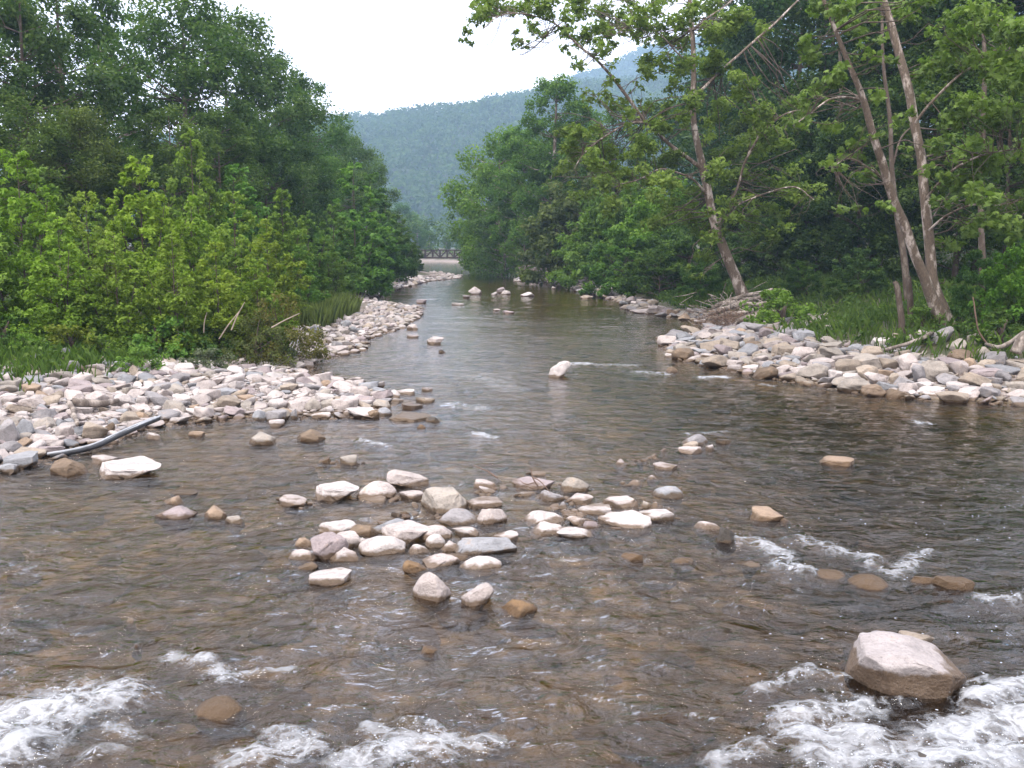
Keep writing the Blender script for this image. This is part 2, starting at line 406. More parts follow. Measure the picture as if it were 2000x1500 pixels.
warp = 0.5 * pn2(x, y, 0.45, 9.0)
h = 0.030 * pn(np.stack([x * 1.0 + warp, y * 1.35, np.full(len(x), .3)], 1)) + 0.022 * pn(np.stack([x * 2.0 + warp, y * 3.0 + warp, np.full(len(x), 1.3)], 1))
r1 = 1 - 2.2 * np.abs(pn(np.stack([x * 2.2 - warp * 2, y * 4.2 + warp, np.full(len(x), 4.1)], 1)))
r2 = 1 - 2.2 * np.abs(pn(np.stack([x * 5.0 + warp, y * 8.5 - warp * 2, np.full(len(x), 6.1)], 1)))
h += 0.010 * r1 * sstep(60, 25, y) + 0.0045 * r2 * sstep(30, 14, y)
h += 0.003 * pn(np.stack([x * 13, y * 19, np.full(len(x), 2.2)], 1)) * sstep(18, 9, y)
h = h * rough * np.interp(y, [0, 12, 18, 30, 60, 98, 106], [1.8, 1.7, 1.5, 1.1, .8, .5, .06])
h += (.055 * pn(np.stack([x * .33, y * .55, np.full(len(x), 8.8)], 1)) + .03 * pn(np.stack([x * .7, y * 1.2, np.full(len(x), 5.8)], 1))) * sstep(24, 45, y) * (1 - calm)
h += foam * np.clip(12 / dist, .2, 1) * (0.05 + 0.10 * pn2(x, y, 4.0, 7.7) + 0.06 * np.abs(pn2(x, y, 9.0, 3.7)) + 0.03 * pn2(x, y, 17.0, 1.7))
zb, sl_, sr_ = land(x, y)
inner = np.minimum(-sl_, -sr_)
h *= np.clip(0.15 + inner * 0.9, 0.05, 1.0)
depth = np.clip(h - zb, 0, 2)
V = np.stack([x, y, h], 1)
ny_ = len(yy)
I = (np.arange(ny_ - 1)[:, None] * NXW + np.arange(NXW - 1)[None, :]).ravel()
F = np.stack([I, I + 1, I + NXW + 1, I + NXW], 1)
keep = inner[F].max(1) > -2.5
F = F[keep]; used = np.unique(F); re = np.full(len(V), -1); re[used] = np.arange(len(used)); F = re[F]
m, n, l = newmat('water')
geo = n.new('ShaderNodeNewGeometry'); pos = geo.outputs['Position']
fo = N(n, 'ShaderNodeAttribute', attribute_name='foam').outputs['Fac']; dp = N(n, 'ShaderNodeAttribute', attribute_name='depth').outputs['Fac']
mp = n.new('ShaderNodeMapping'); mp.inputs['Scale'].default_value = (1.0, 1.5, 1); l.new(pos, mp.inputs[0])
w1 = N(n, 'ShaderNodeTexNoise', Scale=2.2, Detail=5.0, Roughness=0.55, Distortion=0.9); l.new(mp.outputs[0], w1.inputs['Vector'])
w2 = N(n, 'ShaderNodeTexNoise', Scale=11.0, Detail=4.0, Roughness=0.55, Distortion=0.6); l.new(mp.outputs[0], w2.inputs['Vector'])
chop = N(n, 'ShaderNodeAttribute', attribute_name='chop').outputs['Fac']
bn1 = N(n, 'ShaderNodeBump', Strength=0.8, Distance=0.14); l.new(math_(n, l, 'MULTIPLY', chop, 0.85), bn1.inputs['Strength']); l.new(w1.outputs[0], bn1.inputs['Height'])
bn2 = N(n, 'ShaderNodeBump', Strength=0.5, Distance=0.03); l.new(math_(n, l, 'MULTIPLY', chop, 0.6), bn2.inputs['Strength']); l.new(w2.outputs[0], bn2.inputs['Height']); l.new(bn1.outputs[0], bn2.inputs['Normal'])
fr = N(n, 'ShaderNodeFresnel', IOR=1.5); l.new(bn2.outputs[0], fr.inputs['Normal'])
gl = N(n, 'ShaderNodeBsdfAnisotropic', Roughness=0.05); gl.inputs[0].default_value = (1, 1, 1, 1); l.new(bn2.outputs[0], gl.inputs['Normal'])
tr = n.new('ShaderNodeBsdfTransparent')
tc = ramp(n, [(0.0, (0.97, 0.95, 0.91)), (0.12, (0.82, 0.71, 0.52)), (0.3, (0.52, 0.41, 0.21)), (0.5, (0.30, 0.24, 0.10)), (0.9, (0.10, 0.09, 0.035))]); l.new(dp, tc.inputs[0]); l.new(tc.outputs[0], tr.inputs[0])
wm = n.new('ShaderNodeMixShader'); l.new(fr.outputs[0], wm.inputs[0]); l.new(tr.outputs[0], wm.inputs[1]); l.new(gl.outputs[0], wm.inputs[2])
# foam: lace of torn threads closing up to white masses
f0 = N(n, 'ShaderNodeTexNoise', Scale=3.0, Detail=4.0, Roughness=0.6); l.new(pos, f0.inputs['Vector'])
f1 = N(n, 'ShaderNodeTexNoise', Scale=9.0, Detail=7.0, Roughness=0.68); l.new(mp.outputs[0], f1.inputs['Vector'])
f2 = N(n, 'ShaderNodeTexNoise', Scale=42.0, Detail=4.0, Roughness=0.7); l.new(mp.outputs[0], f2.inputs['Vector'])
wv = n.new('ShaderNodeVectorMath'); wv.operation = 'MULTIPLY_ADD'; l.new(f0.outputs['Color'], wv.inputs[0]); wv.inputs[1].default_value = (.45, .45, 0); l.new(pos, wv.inputs[2])
wv2 = n.new('ShaderNodeVectorMath'); wv2.operation = 'MULTIPLY_ADD'; l.new(f1.outputs['Color'], wv2.inputs[0]); wv2.inputs[1].default_value = (.16, .16, 0); l.new(wv.outputs[0], wv2.inputs[2])
fl = n.new('ShaderNodeVectorMath'); fl.operation = 'MULTIPLY'; l.new(wv2.outputs[0], fl.inputs[0]); fl.inputs[1].default_value = (1, 1, 0)
v1 = N(n, 'ShaderNodeTexVoronoi', Scale=6.5); v1.feature = 'DISTANCE_TO_EDGE'; l.new(fl.outputs[0], v1.inputs['Vector'])
lace = maprange(n, l, v1.outputs['Distance'], 0.0, 0.32, 1.0, 0.0)
pat = math_(n, l, 'ADD', math_(n, l, 'MULTIPLY', lace, 0.62), math_(n, l, 'ADD', math_(n, l, 'MULTIPLY', f1.outputs[0], 0.75), math_(n, l, 'MULTIPLY', f2.outputs[0], 0.25)))
ff = math_(n, l, 'ADD', math_(n, l, 'MULTIPLY', fo, 1.15), math_(n, l, 'SUBTRACT', pat, 1.29))
ff = maprange(n, l, ff, 0.0, 0.95)
ff = math_(n, l, 'POWER', ff, 1.1)
vb = N(n, 'ShaderNodeTexVoronoi', Scale=13.0, Randomness=1.0); l.new(pos, vb.inputs['Vector'])
sb = n.new('ShaderNodeSeparateColor'); l.new(vb.outputs['Color'], sb.inputs[0])
bub = math_(n, l, 'MULTIPLY', math_(n, l, 'LESS_THAN', vb.outputs['Distance'], 0.13), math_(n, l, 'GREATER_THAN', sb.outputs[0], 0.90))
bub = math_(n, l, 'MULTIPLY', bub, N(n, 'ShaderNodeAttribute', attribute_name='bubble').outputs['Fac'])
ff = math_(n, l, 'MAXIMUM', ff, bub)
fd = N(n, 'ShaderNodeBsdfPrincipled', Roughness=0.55); fd.inputs['Base Color'].default_value = (0.44, 0.465, 0.50, 1)
fb = N(n, 'ShaderNodeBump', Strength=0.9, Distance=0.05); l.new(f1.outputs[0], fb.inputs['Height']); l.new(fb.outputs[0], fd.inputs['Normal'])
om = n.new('ShaderNodeMixShader'); l.new(ff, om.inputs[0]); l.new(wm.outputs[0], om.inputs[1]); l.new(fd.outputs[0], om.inputs[2])
o = n.new('ShaderNodeOutputMaterial'); l.new(om.outputs[0], o.inputs[0])
chop_ = np.interp(y, [0, 12, 18, 30, 60, 98, 106], [1.3, 1.15, .7, .36, .22, .16, .04]) * (1 + .35 * pn2(x, y, .25, 5.0)) * (1 - .45 * sstep(1, 4.5, x) * sstep(30, 16, y))
bubble = sstep(0.0, 2.0, x) * sstep(18, 11, y) * sstep(4, 6.5, y)
tag(link('river', npmesh('river', V[used], [F], {'foam': foam[used], 'depth': depth[used], 'bubble': bubble[used], 'chop': chop_[used]}, mats=[m])), kind='structure')

bub_i = np.flatnonzero((foam > .5) & (y < 15) & (y > 5)); bub_i = np.random.default_rng(3).choice(bub_i, 1100)
BUB = np.stack([x[bub_i], y[bub_i], h[bub_i]], 1)

# ------------------------------------------------------------------ leaves
def ico(sub):
    t = (1 + 5 ** .5) / 2
    v = [(-1, t, 0), (1, t, 0), (-1, -t, 0), (1, -t, 0), (0, -1, t), (0, 1, t), (0, -1, -t), (0, 1, -t), (t, 0, -1), (t, 0, 1), (-t, 0, -1), (-t, 0, 1)]
    f = [(0, 11, 5), (0, 5, 1), (0, 1, 7), (0, 7, 10), (0, 10, 11), (1, 5, 9), (5, 11, 4), (11, 10, 2), (10, 7, 6), (7, 1, 8), (3, 9, 4), (3, 4, 2), (3, 2, 6), (3, 6, 8), (3, 8, 9), (4, 9, 5), (2, 4, 11), (6, 2, 10), (8, 6, 7), (9, 8, 1)]
    v = [np.array(p) / np.linalg.norm(p) for p in v]
    for _ in range(sub):
        cache, g = {}, []
        def mid(a, b):
            k = (min(a, b), max(a, b))
            if k not in cache:
                q = v[a] + v[b]; v.append(q / np.linalg.norm(q)); cache[k] = len(v) - 1
            return cache[k]
        for a, b, c in f:
            ab, bc, ca = mid(a, b), mid(b, c), mid(c, a)
            g += [(a, ab, ca), (b, bc, ab), (c, ca, bc), (ab, bc, ca)]
        f = g
    return np.array(v), np.array(f)
ICO = [ico(i) for i in range(5)]
_rb = np.random.default_rng(4); BUB = BUB + _rb.normal(size=BUB.shape) * [.05, .05, 0] ; BUB[:, 2] += np.abs(_rb.normal(size=len(BUB))) * .012
_s = np.clip(np.exp(_rb.normal(math.log(.0036), .4, len(BUB))), .002, .008)
V = (ICO[0][0][None] * _s[:, None, None] * np.array([1.2, 1.2, .6]) + BUB[:, None, :]).reshape(-1, 3); F = (ICO[0][1][None] + 12 * np.arange(len(BUB))[:, None, None]).reshape(-1, 3)
tag(link('foam_bubbles', npmesh('foam_bubbles', V, [F], mats=[mat_plain('bubble_foam', (.45, .475, .51), .4)])), kind='stuff')

LOBED = np.array([(0, 0, 0), (.52, .22, -.10), (.22, .46, .02), (0, 1.0, -.16), (-.22, .46, .02), (-.52, .22, -.10)])
BLADE = np.array([(0, 0, 0), (.30, .42, .07), (0, 1.0, -.08), (-.30, .42, .07)])
STAR = np.array([(0, 0, 0), (.30, -.02, -.05), (.58, .26, -.12), (.24, .40, .02), (.40, .72, -.10), (.13, .62, .0), (0, 1.05, -.16), (-.13, .62, .0), (-.40, .72, -.10), (-.24, .40, .02), (-.58, .26, -.12), (-.30, -.02, -.05)])
def leaves(rng, P, size, Nn, shape):
    k = len(P)
    Nn = Nn / (np.linalg.norm(Nn, axis=1)[:, None] + 1e-9)
    A = rng.normal(size=(k, 3)); A[:, 2] -= 0.5
    A -= (A * Nn).sum(1)[:, None] * Nn; A /= np.linalg.norm(A, axis=1)[:, None] + 1e-9
    B = np.cross(Nn, A)
    S = (size * rng.uniform(0.65, 1.25, k))[:, None, None]
    V = P[:, None, :] + S * (shape[None, :, 0:1] * B[:, None, :] + (shape[None, :, 1:2] - .4) * A[:, None, :] + shape[None, :, 2:3] * Nn[:, None, :])
    q = len(shape)
    F = (np.arange(k)[:, None] * q + np.arange(q)[None, :])
    return V.reshape(-1, 3), F
def clusters(rng, Cn, R, per, size, shape, up=0.75, out=0.5, flat=0.7, tint_c=None):
    """leaf clumps around centres Cn of radius R"""
    k = len(Cn); per = np.broadcast_to(per, (k,)).astype(int); idx = np.repeat(np.arange(k), per); M = len(idx)
    D = rng.normal(size=(M, 3)); D /= np.linalg.norm(D, axis=1)[:, None]
    rad = rng.uniform(0, 1, M) ** 0.5
    D = D * rad[:, None]; D[:, 2] *= flat
    R = np.broadcast_to(R, (k,))
    P = Cn[idx] + D * R[idx][:, None]
    Nn = D * out + rng.normal(size=(M, 3)) * 0.55; Nn[:, 2] += up
    V, F = leaves(rng, P, size, Nn, shape)
    tc = rng.uniform(0, 1, k) if tint_c is None else tint_c
    t = np.clip(0.5 * tc[idx] + 0.5 * rng.uniform(0, 1, M) + 0.18 * D[:, 2], 0, 1)
    return V, F, np.repeat(t, len(shape))
def crown_mesh(name, parts, mat=None):
    """parts: list of (V, F, tint) grouped by leaf shape size"""
    Vs, Fs, Ts, o = [], {}, [], 0
    for V, F, t in parts:
        Vs.append(V); Ts.append(t); Fs.setdefault(F.shape[1], []).append(F + o); o += len(V)
    return npmesh(name, np.concatenate(Vs), [np.concatenate(v) for v in Fs.values()], {'tint': np.concatenate(Ts)}, smooth=False, mats=[mat or M_LEAF])

# ------------------------------------------------------------------ far hills with their woods
rng = np.random.default_rng(11)
def hill(px_ridge, Yr, Yb, xs, drop, seed):
    P = np.array([at(a, b, Yr) for a, b in px_ridge]); hx, hz = P[:, 0], P[:, 2] - drop
    ys = np.linspace(Yb, Yr * 1.25, 60); X, Y = np.meshgrid(xs, ys); x, y = X.ravel(), Y.ravel()
    def height(x, y):
        H = np.interp(x, hx, hz)
        t = np.clip((y - Yb) / (Yr - Yb), 0, 1.25)
        prof = np.where(t <= 1, np.sin(np.clip(t, 0, 1) * math.pi / 2) ** 1.15, 1 - 0.6 * (t - 1) ** 1.2)
        return 1.0 + H * prof + 15 * prof * pn2(x, y, 0.012, seed) + 4 * prof * pn2(x, y, 0.035, seed + 3)
    V = np.stack([x, y, height(x, y) - 3.0 * (np.abs(y - Yb) < 1)], 1); k = len(xs)
    I = (np.arange(59)[:, None] * k + np.arange(k - 1)[None, :]).ravel()
    return V, np.stack([I, I + 1, I + k + 1, I + k], 1), height
def woods(name, height, xr, yr, step, r0, per, size, col):
    xs, ys = np.arange(xr[0], xr[1], step), np.arange(yr[0], yr[1], step)
    X, Y = np.meshgrid(xs, ys); x = X.ravel() + rng.uniform(-.45, .45, X.size) * step; y = Y.ravel() + rng.uniform(-.45, .45, X.size) * step
    r = r0 * rng.uniform(0.75, 1.35, len(x)); z = height(x, y) + r * 0.55
    Cn = np.stack([x, y, z], 1)
    idx = np.repeat(np.arange(len(r)), per); D = rng.normal(size=(len(idx), 3)); D[:, 2] = np.abs(D[:, 2]) * .9 - .25; D /= np.linalg.norm(D, axis=1)[:, None]
    P = Cn[idx] + D * (r[idx] * rng.uniform(.82, 1.05, len(idx)))[:, None] * np.array([.82, .82, .95])
    V, F = leaves(rng, P, size * 1.35, D + rng.normal(size=D.shape) * .25, BLADE); t = np.repeat(np.clip(.2 + rng.uniform(0, 1, len(r))[idx] * .45 + .15 * rng.uniform(0, 1, len(idx)), 0, 1), 4)
    o = link(name, crown_mesh(name, [(V, F, t)])); o.color = col + (1,)
    tag(o, kind='stuff'); return o
m_hill, n, l = newmat('hill_floor')
p = N(n, 'ShaderNodeBsdfPrincipled', Roughness=0.95); q = N(n, 'ShaderNodeTexNoise', Scale=0.15, Detail=6.0)
geo = n.new('ShaderNodeNewGeometry'); l.new(geo.outputs['Position'], q.inputs['Vector'])
r = ramp(n, [(0.35, (0.018, 0.035, 0.012)), (0.65, (0.04, 0.07, 0.022))]); l.new(q.outputs[0], r.inputs[0]); l.new(r.outputs[0], p.inputs['Base Color'])
o = n.new('ShaderNodeOutputMaterial'); l.new(p.outputs[0], o.inputs[0])
R1 = [(-100, 330), (300, 290), (640, 262), (700, 250), (800, 241), (900, 222), (1000, 204), (1100, 186), (1250, 170), (1500, 150), (2200, 150)]
V, F, hf1 = hill(R1, 1100, 560, np.linspace(-560, 620, 110), 8, 1.0)
tag(link('hill', npmesh('hill', V, [F], mats=[m_hill])), kind='structure')
woods('hillside_forest', hf1, (-330, 290), (575, 1130), 10.5, 7.2, 44, 2.5, (0.06, 0.11, 0.035))
R2 = [(600, 330), (850, 262), (1000, 212), (1090, 173), (1250, 112), (1350, 88), (1450, 70), (1600, 25), (1800, -40), (2200, -60)]
V, F, hf2 = hill(R2, 1750, 1120, np.linspace(-420, 1100, 110), 10, 5.0)
tag(link('mountain', npmesh('mountain', V, [F], mats=[m_hill])), kind='structure')
woods('mountain_forest', hf2, (0, 620), (1250, 1770), 14, 9.5, 30, 4.0, (0.06, 0.11, 0.035))

# ------------------------------------------------------------------ summer haze
hz = bpy.data.meshes.new('haze')
x0, x1, y0, y1, z0, z1 = -950, 1150, -60, 2260, -3.0, 480
hz.from_pydata([(x0, y0, z0), (x1, y0, z0), (x1, y1, z0), (x0, y1, z0), (x0, y0, z1), (x1, y0, z1), (x1, y1, z1), (x0, y1, z1)], [],
               [(0, 3, 2, 1), (4, 5, 6, 7), (0, 1, 5, 4), (1, 2, 6, 5), (2, 3, 7, 6), (3, 0, 4, 7)])
m, n, l = newmat('haze')
pv = n.new('ShaderNodeVolumePrincipled'); pv.inputs['Color'].default_value = (0.48, 0.69, 1.0, 1); pv.inputs['Density'].default_value = 0.00040; pv.inputs['Anisotropy'].default_value = 0.0
o = n.new('ShaderNodeOutputMaterial'); l.new(pv.outputs[0], o.inputs['Volume'])
hz.materials.append(m); tag(link('haze', hz), kind='stuff')

# ------------------------------------------------------------------ footbridge over the far bend
M_STEEL = mat_plain('rusty_dark_steel', (0.028, 0.018, 0.018), 0.7)
M_DECK = mat_plain('deck_timber', (0.12, 0.09, 0.075), 0.85)
def boxm(name, a, b, mat, parent):
    (ax, ay, az), (bx, by, bz) = a, b
    V = np.array([(ax, ay, az), (bx, ay, az), (bx, by, az), (ax, by, az), (ax, ay, bz), (bx, ay, bz), (bx, by, bz), (ax, by, bz)], float)
    F = np.array([(0, 3, 2, 1), (4, 5, 6, 7), (0, 1, 5, 4), (1, 2, 6, 5), (2, 3, 7, 6), (3, 0, 4, 7)])
    return link(name, npmesh(name, V, [F], smooth=False, mats=[mat]), parent)
YB = 156.0
br = empty('footbridge', (-13, YB, 0))
tag(br, 'dark steel footbridge with trussed railings crossing the far bend of the river', 'footbridge')
def bl(px, py): q = at(px, py, YB); return q[2]
zt, zb_ = bl(880, 487.5), bl(880, 503)
XL, XR = -12.0, 12.6
boxm('deck', (XL, 0.12, zb_ - 0.02), (XR, 1.78, zb_ + 0.10), M_DECK, br)
pan = 14.2 / FPX * YB
nP = int((XR - XL) / pan)
off = at(844, 480, YB)[0] + 13
k0 = int((off - XL) / pan); xs0 = off - k0 * pan
for sy in (0.0, 1.9):
    boxm('top_chord', (XL, sy - .08, zt - .17), (XR, sy + .08, zt), M_STEEL, br)
    boxm('bottom_chord', (XL, sy - .09, zb_ - .16), (XR, sy + .09, zb_ + .06), M_STEEL, br)
    boxm('mid_rail', (XL, sy - .025, (zt + zb_) / 2 - .02), (XR, sy + .025, (zt + zb_) / 2 + .03), M_STEEL, br)
    for k in range(nP):
        xa = xs0 + k * pan
        if xa + pan > XR: break
        boxm('post', (xa - .075, sy - .07, zb_ + .06), (xa + .075, sy + .07, zt - .17), M_STEEL, br)
        up = k % 2 == 0
        P = np.array([(xa + .05, sy, zb_ + .06 if up else zt - .12), (xa + pan - .05, sy, zt - .12 if up else zb_ + .06)])
        V, F = tube(P, [.06, .06], 4); link('brace', npmesh('brace', V, [F], smooth=False, mats=[M_STEEL]), br)
M_CONC = mat_plain('abutment_stone', (0.30, 0.27, 0.25), 0.9)
boxm('abutment', (XL - 1.2, -.4, -0.8), (XL + .6, 2.3, zb_ - .14), M_CONC, br); boxm('abutment', (XR - .6, -.4, -0.8), (XR + 1.2, 2.3, zb_ - .14), M_CONC, br)

# ------------------------------------------------------------------ stones
COL = {}
for k_, v_ in {'W': (.54, .49, .475), 'w': (.46, .40, .38), 'g': (.30, .285, .295), 'b': (.29, .30, .325), 't': (.36, .295, .23), 'o': (.36, .255, .17), 'p': (.34, .28, .285), 'n': (.20, .14, .09), 'd': (.08, .07, .06), 'k': (.35, .31, .27), 'a': (.27, .16, .07)}.items():
    g_ = sum(v_) / 3; COL[k_] = tuple((.82 * q_ + .18 * g_) * (.84 if k_ in 'Wwk' else .82) for q_ in v_)
def rock(seed, sub, kind):
    r = np.random.default_rng(seed); V0, F = ICO[sub]; V = V0.copy()
    if kind == 's':
        V = np.sign(V) * np.abs(V) ** 0.75
    elif kind == 'p':
        V[:, :2] *= (1.0 - 0.55 * (V[:, 2:3] + 1) / 2)
    V = V + V0 * (0.16 * pn(V0 * 1.3 + seed * 3.7) + 0.0)[:, None]
    cuts = {'r': (12, .56, .88), 'a': (15, .42, .78), 's': (13, .48, .82), 'p': (11, .42, .7), 'q': (3, .84, .96)}[kind]
    for _ in range(cuts[0]):
        nn = r.normal(size=3)
        if kind in 'sp': nn[2] *= 0.35
        nn /= np.linalg.norm(nn); d = r.uniform(cuts[1], cuts[2])
        V = V - np.maximum(0, V @ nn - d)[:, None] * nn * 0.96
    if kind == 's':
        nn = np.array([r.uniform(-.22, .22), r.uniform(-.22, .22), 1]); nn /= np.linalg.norm(nn)
        V = V - np.maximum(0, V @ nn - .5)[:, None] * nn * 0.9
    if sub >= 3:
        V = V + V0 * (0.07 * pn(V0 * 3.1 + seed) + 0.03 * pn(V0 * 8 + seed) + (0.014 * pn(V0 * 19 + seed) if sub > 3 else 0))[:, None]
    else:
        V = V + V0 * (0.06 * pn(V0 * 2.7 + seed))[:, None]
    lo, hi = V.min(0), V.max(0)
    return (V - (lo + hi) / 2) / ((hi - lo) / 2), F
ROCKS = {}
def rock_mesh(kind, i, sub):
    k = (kind, i, sub)
    if k not in ROCKS:
        V, F = rock(100 + i * 7 + ord(kind), sub, kind); ROCKS[k] = npmesh('stone', V, [F], mats=[M_ROCK])
    return ROCKS[k]
rs = random.Random(5)
HAND = []      # (x, y, radius) of the hand-placed stones
def put_stone(name, cat, x0, y0, x1, y1, kind, col, label, group, bank=False, sub=None, dark=None, rz=None):
    cx = (x0 + x1) / 2
    p = Gg(cx, y1) if bank else G(cx, y1, 0.0)
    zb = p[2] if bank else 0.0
    D = math.hypot(p[1], CAM_H - zb); w = (x1 - x0) * D / FPX * (1.15 if not bank and 925 < y1 < 1125 and 540 < cx < 1320 else 1.06)
    ph = (y1 - y0) * D / FPX; sth = (CAM_H - zb) / D; cth = math.sqrt(1 - sth * sth)
    dep = w * {'r': .85, 'a': .85, 's': .9, 'p': .85, 'q': .9}[kind]
    hh = max((ph - dep * sth * .62) / cth, 0.16 * w)
    sink = 0.22 * hh + (0.04 if bank else 0.10)
    awash = False
    if not bank and not ('white' in label.replace('white water', '') or 'pale' in label) and any(t in label for t in ('awash', 'submerged', 'under the surface', 'white water', 'wet hump', 'rapids', 'half under')) and 'pale dome' not in label: hh *= .72; sink += .45 * hh; awash = True
    i = rs.randrange(6); sub = sub or (4 if w > .55 and D < 25 else 3)
    mesh = rock_mesh(kind, i, sub)
    o = link(name, mesh)
    a = rz if rz is not None else rs.uniform(-.5, .5) + rs.choice([0, math.pi])
    c, s = abs(math.cos(a)), abs(math.sin(a))
    hx, hy = w / 2, dep / 2
    # the turned ellipse keeps the traced width
    k = w / 2 / math.sqrt((hx * math.cos(a)) ** 2 + (hy * math.sin(a)) ** 2)
    o.scale = (hx * k, hy * k, (hh + sink) / 2)
    o.location = (p[0], p[1] + dep * .45, zb + (hh - sink) / 2); o.rotation_euler = (rs.uniform(-.06, .06), rs.uniform(-.08, .08), a)
    b = rs.uniform(.94, 1.07); o.color = tuple(min(v * b, .75) for v in COL[col]) + (1,)
    if awash: o['wet_height'] = .12
    tag(o, label, cat, group); HAND.append((p[0], p[1] + dep * .45, w * .5, o, bank))
    return o

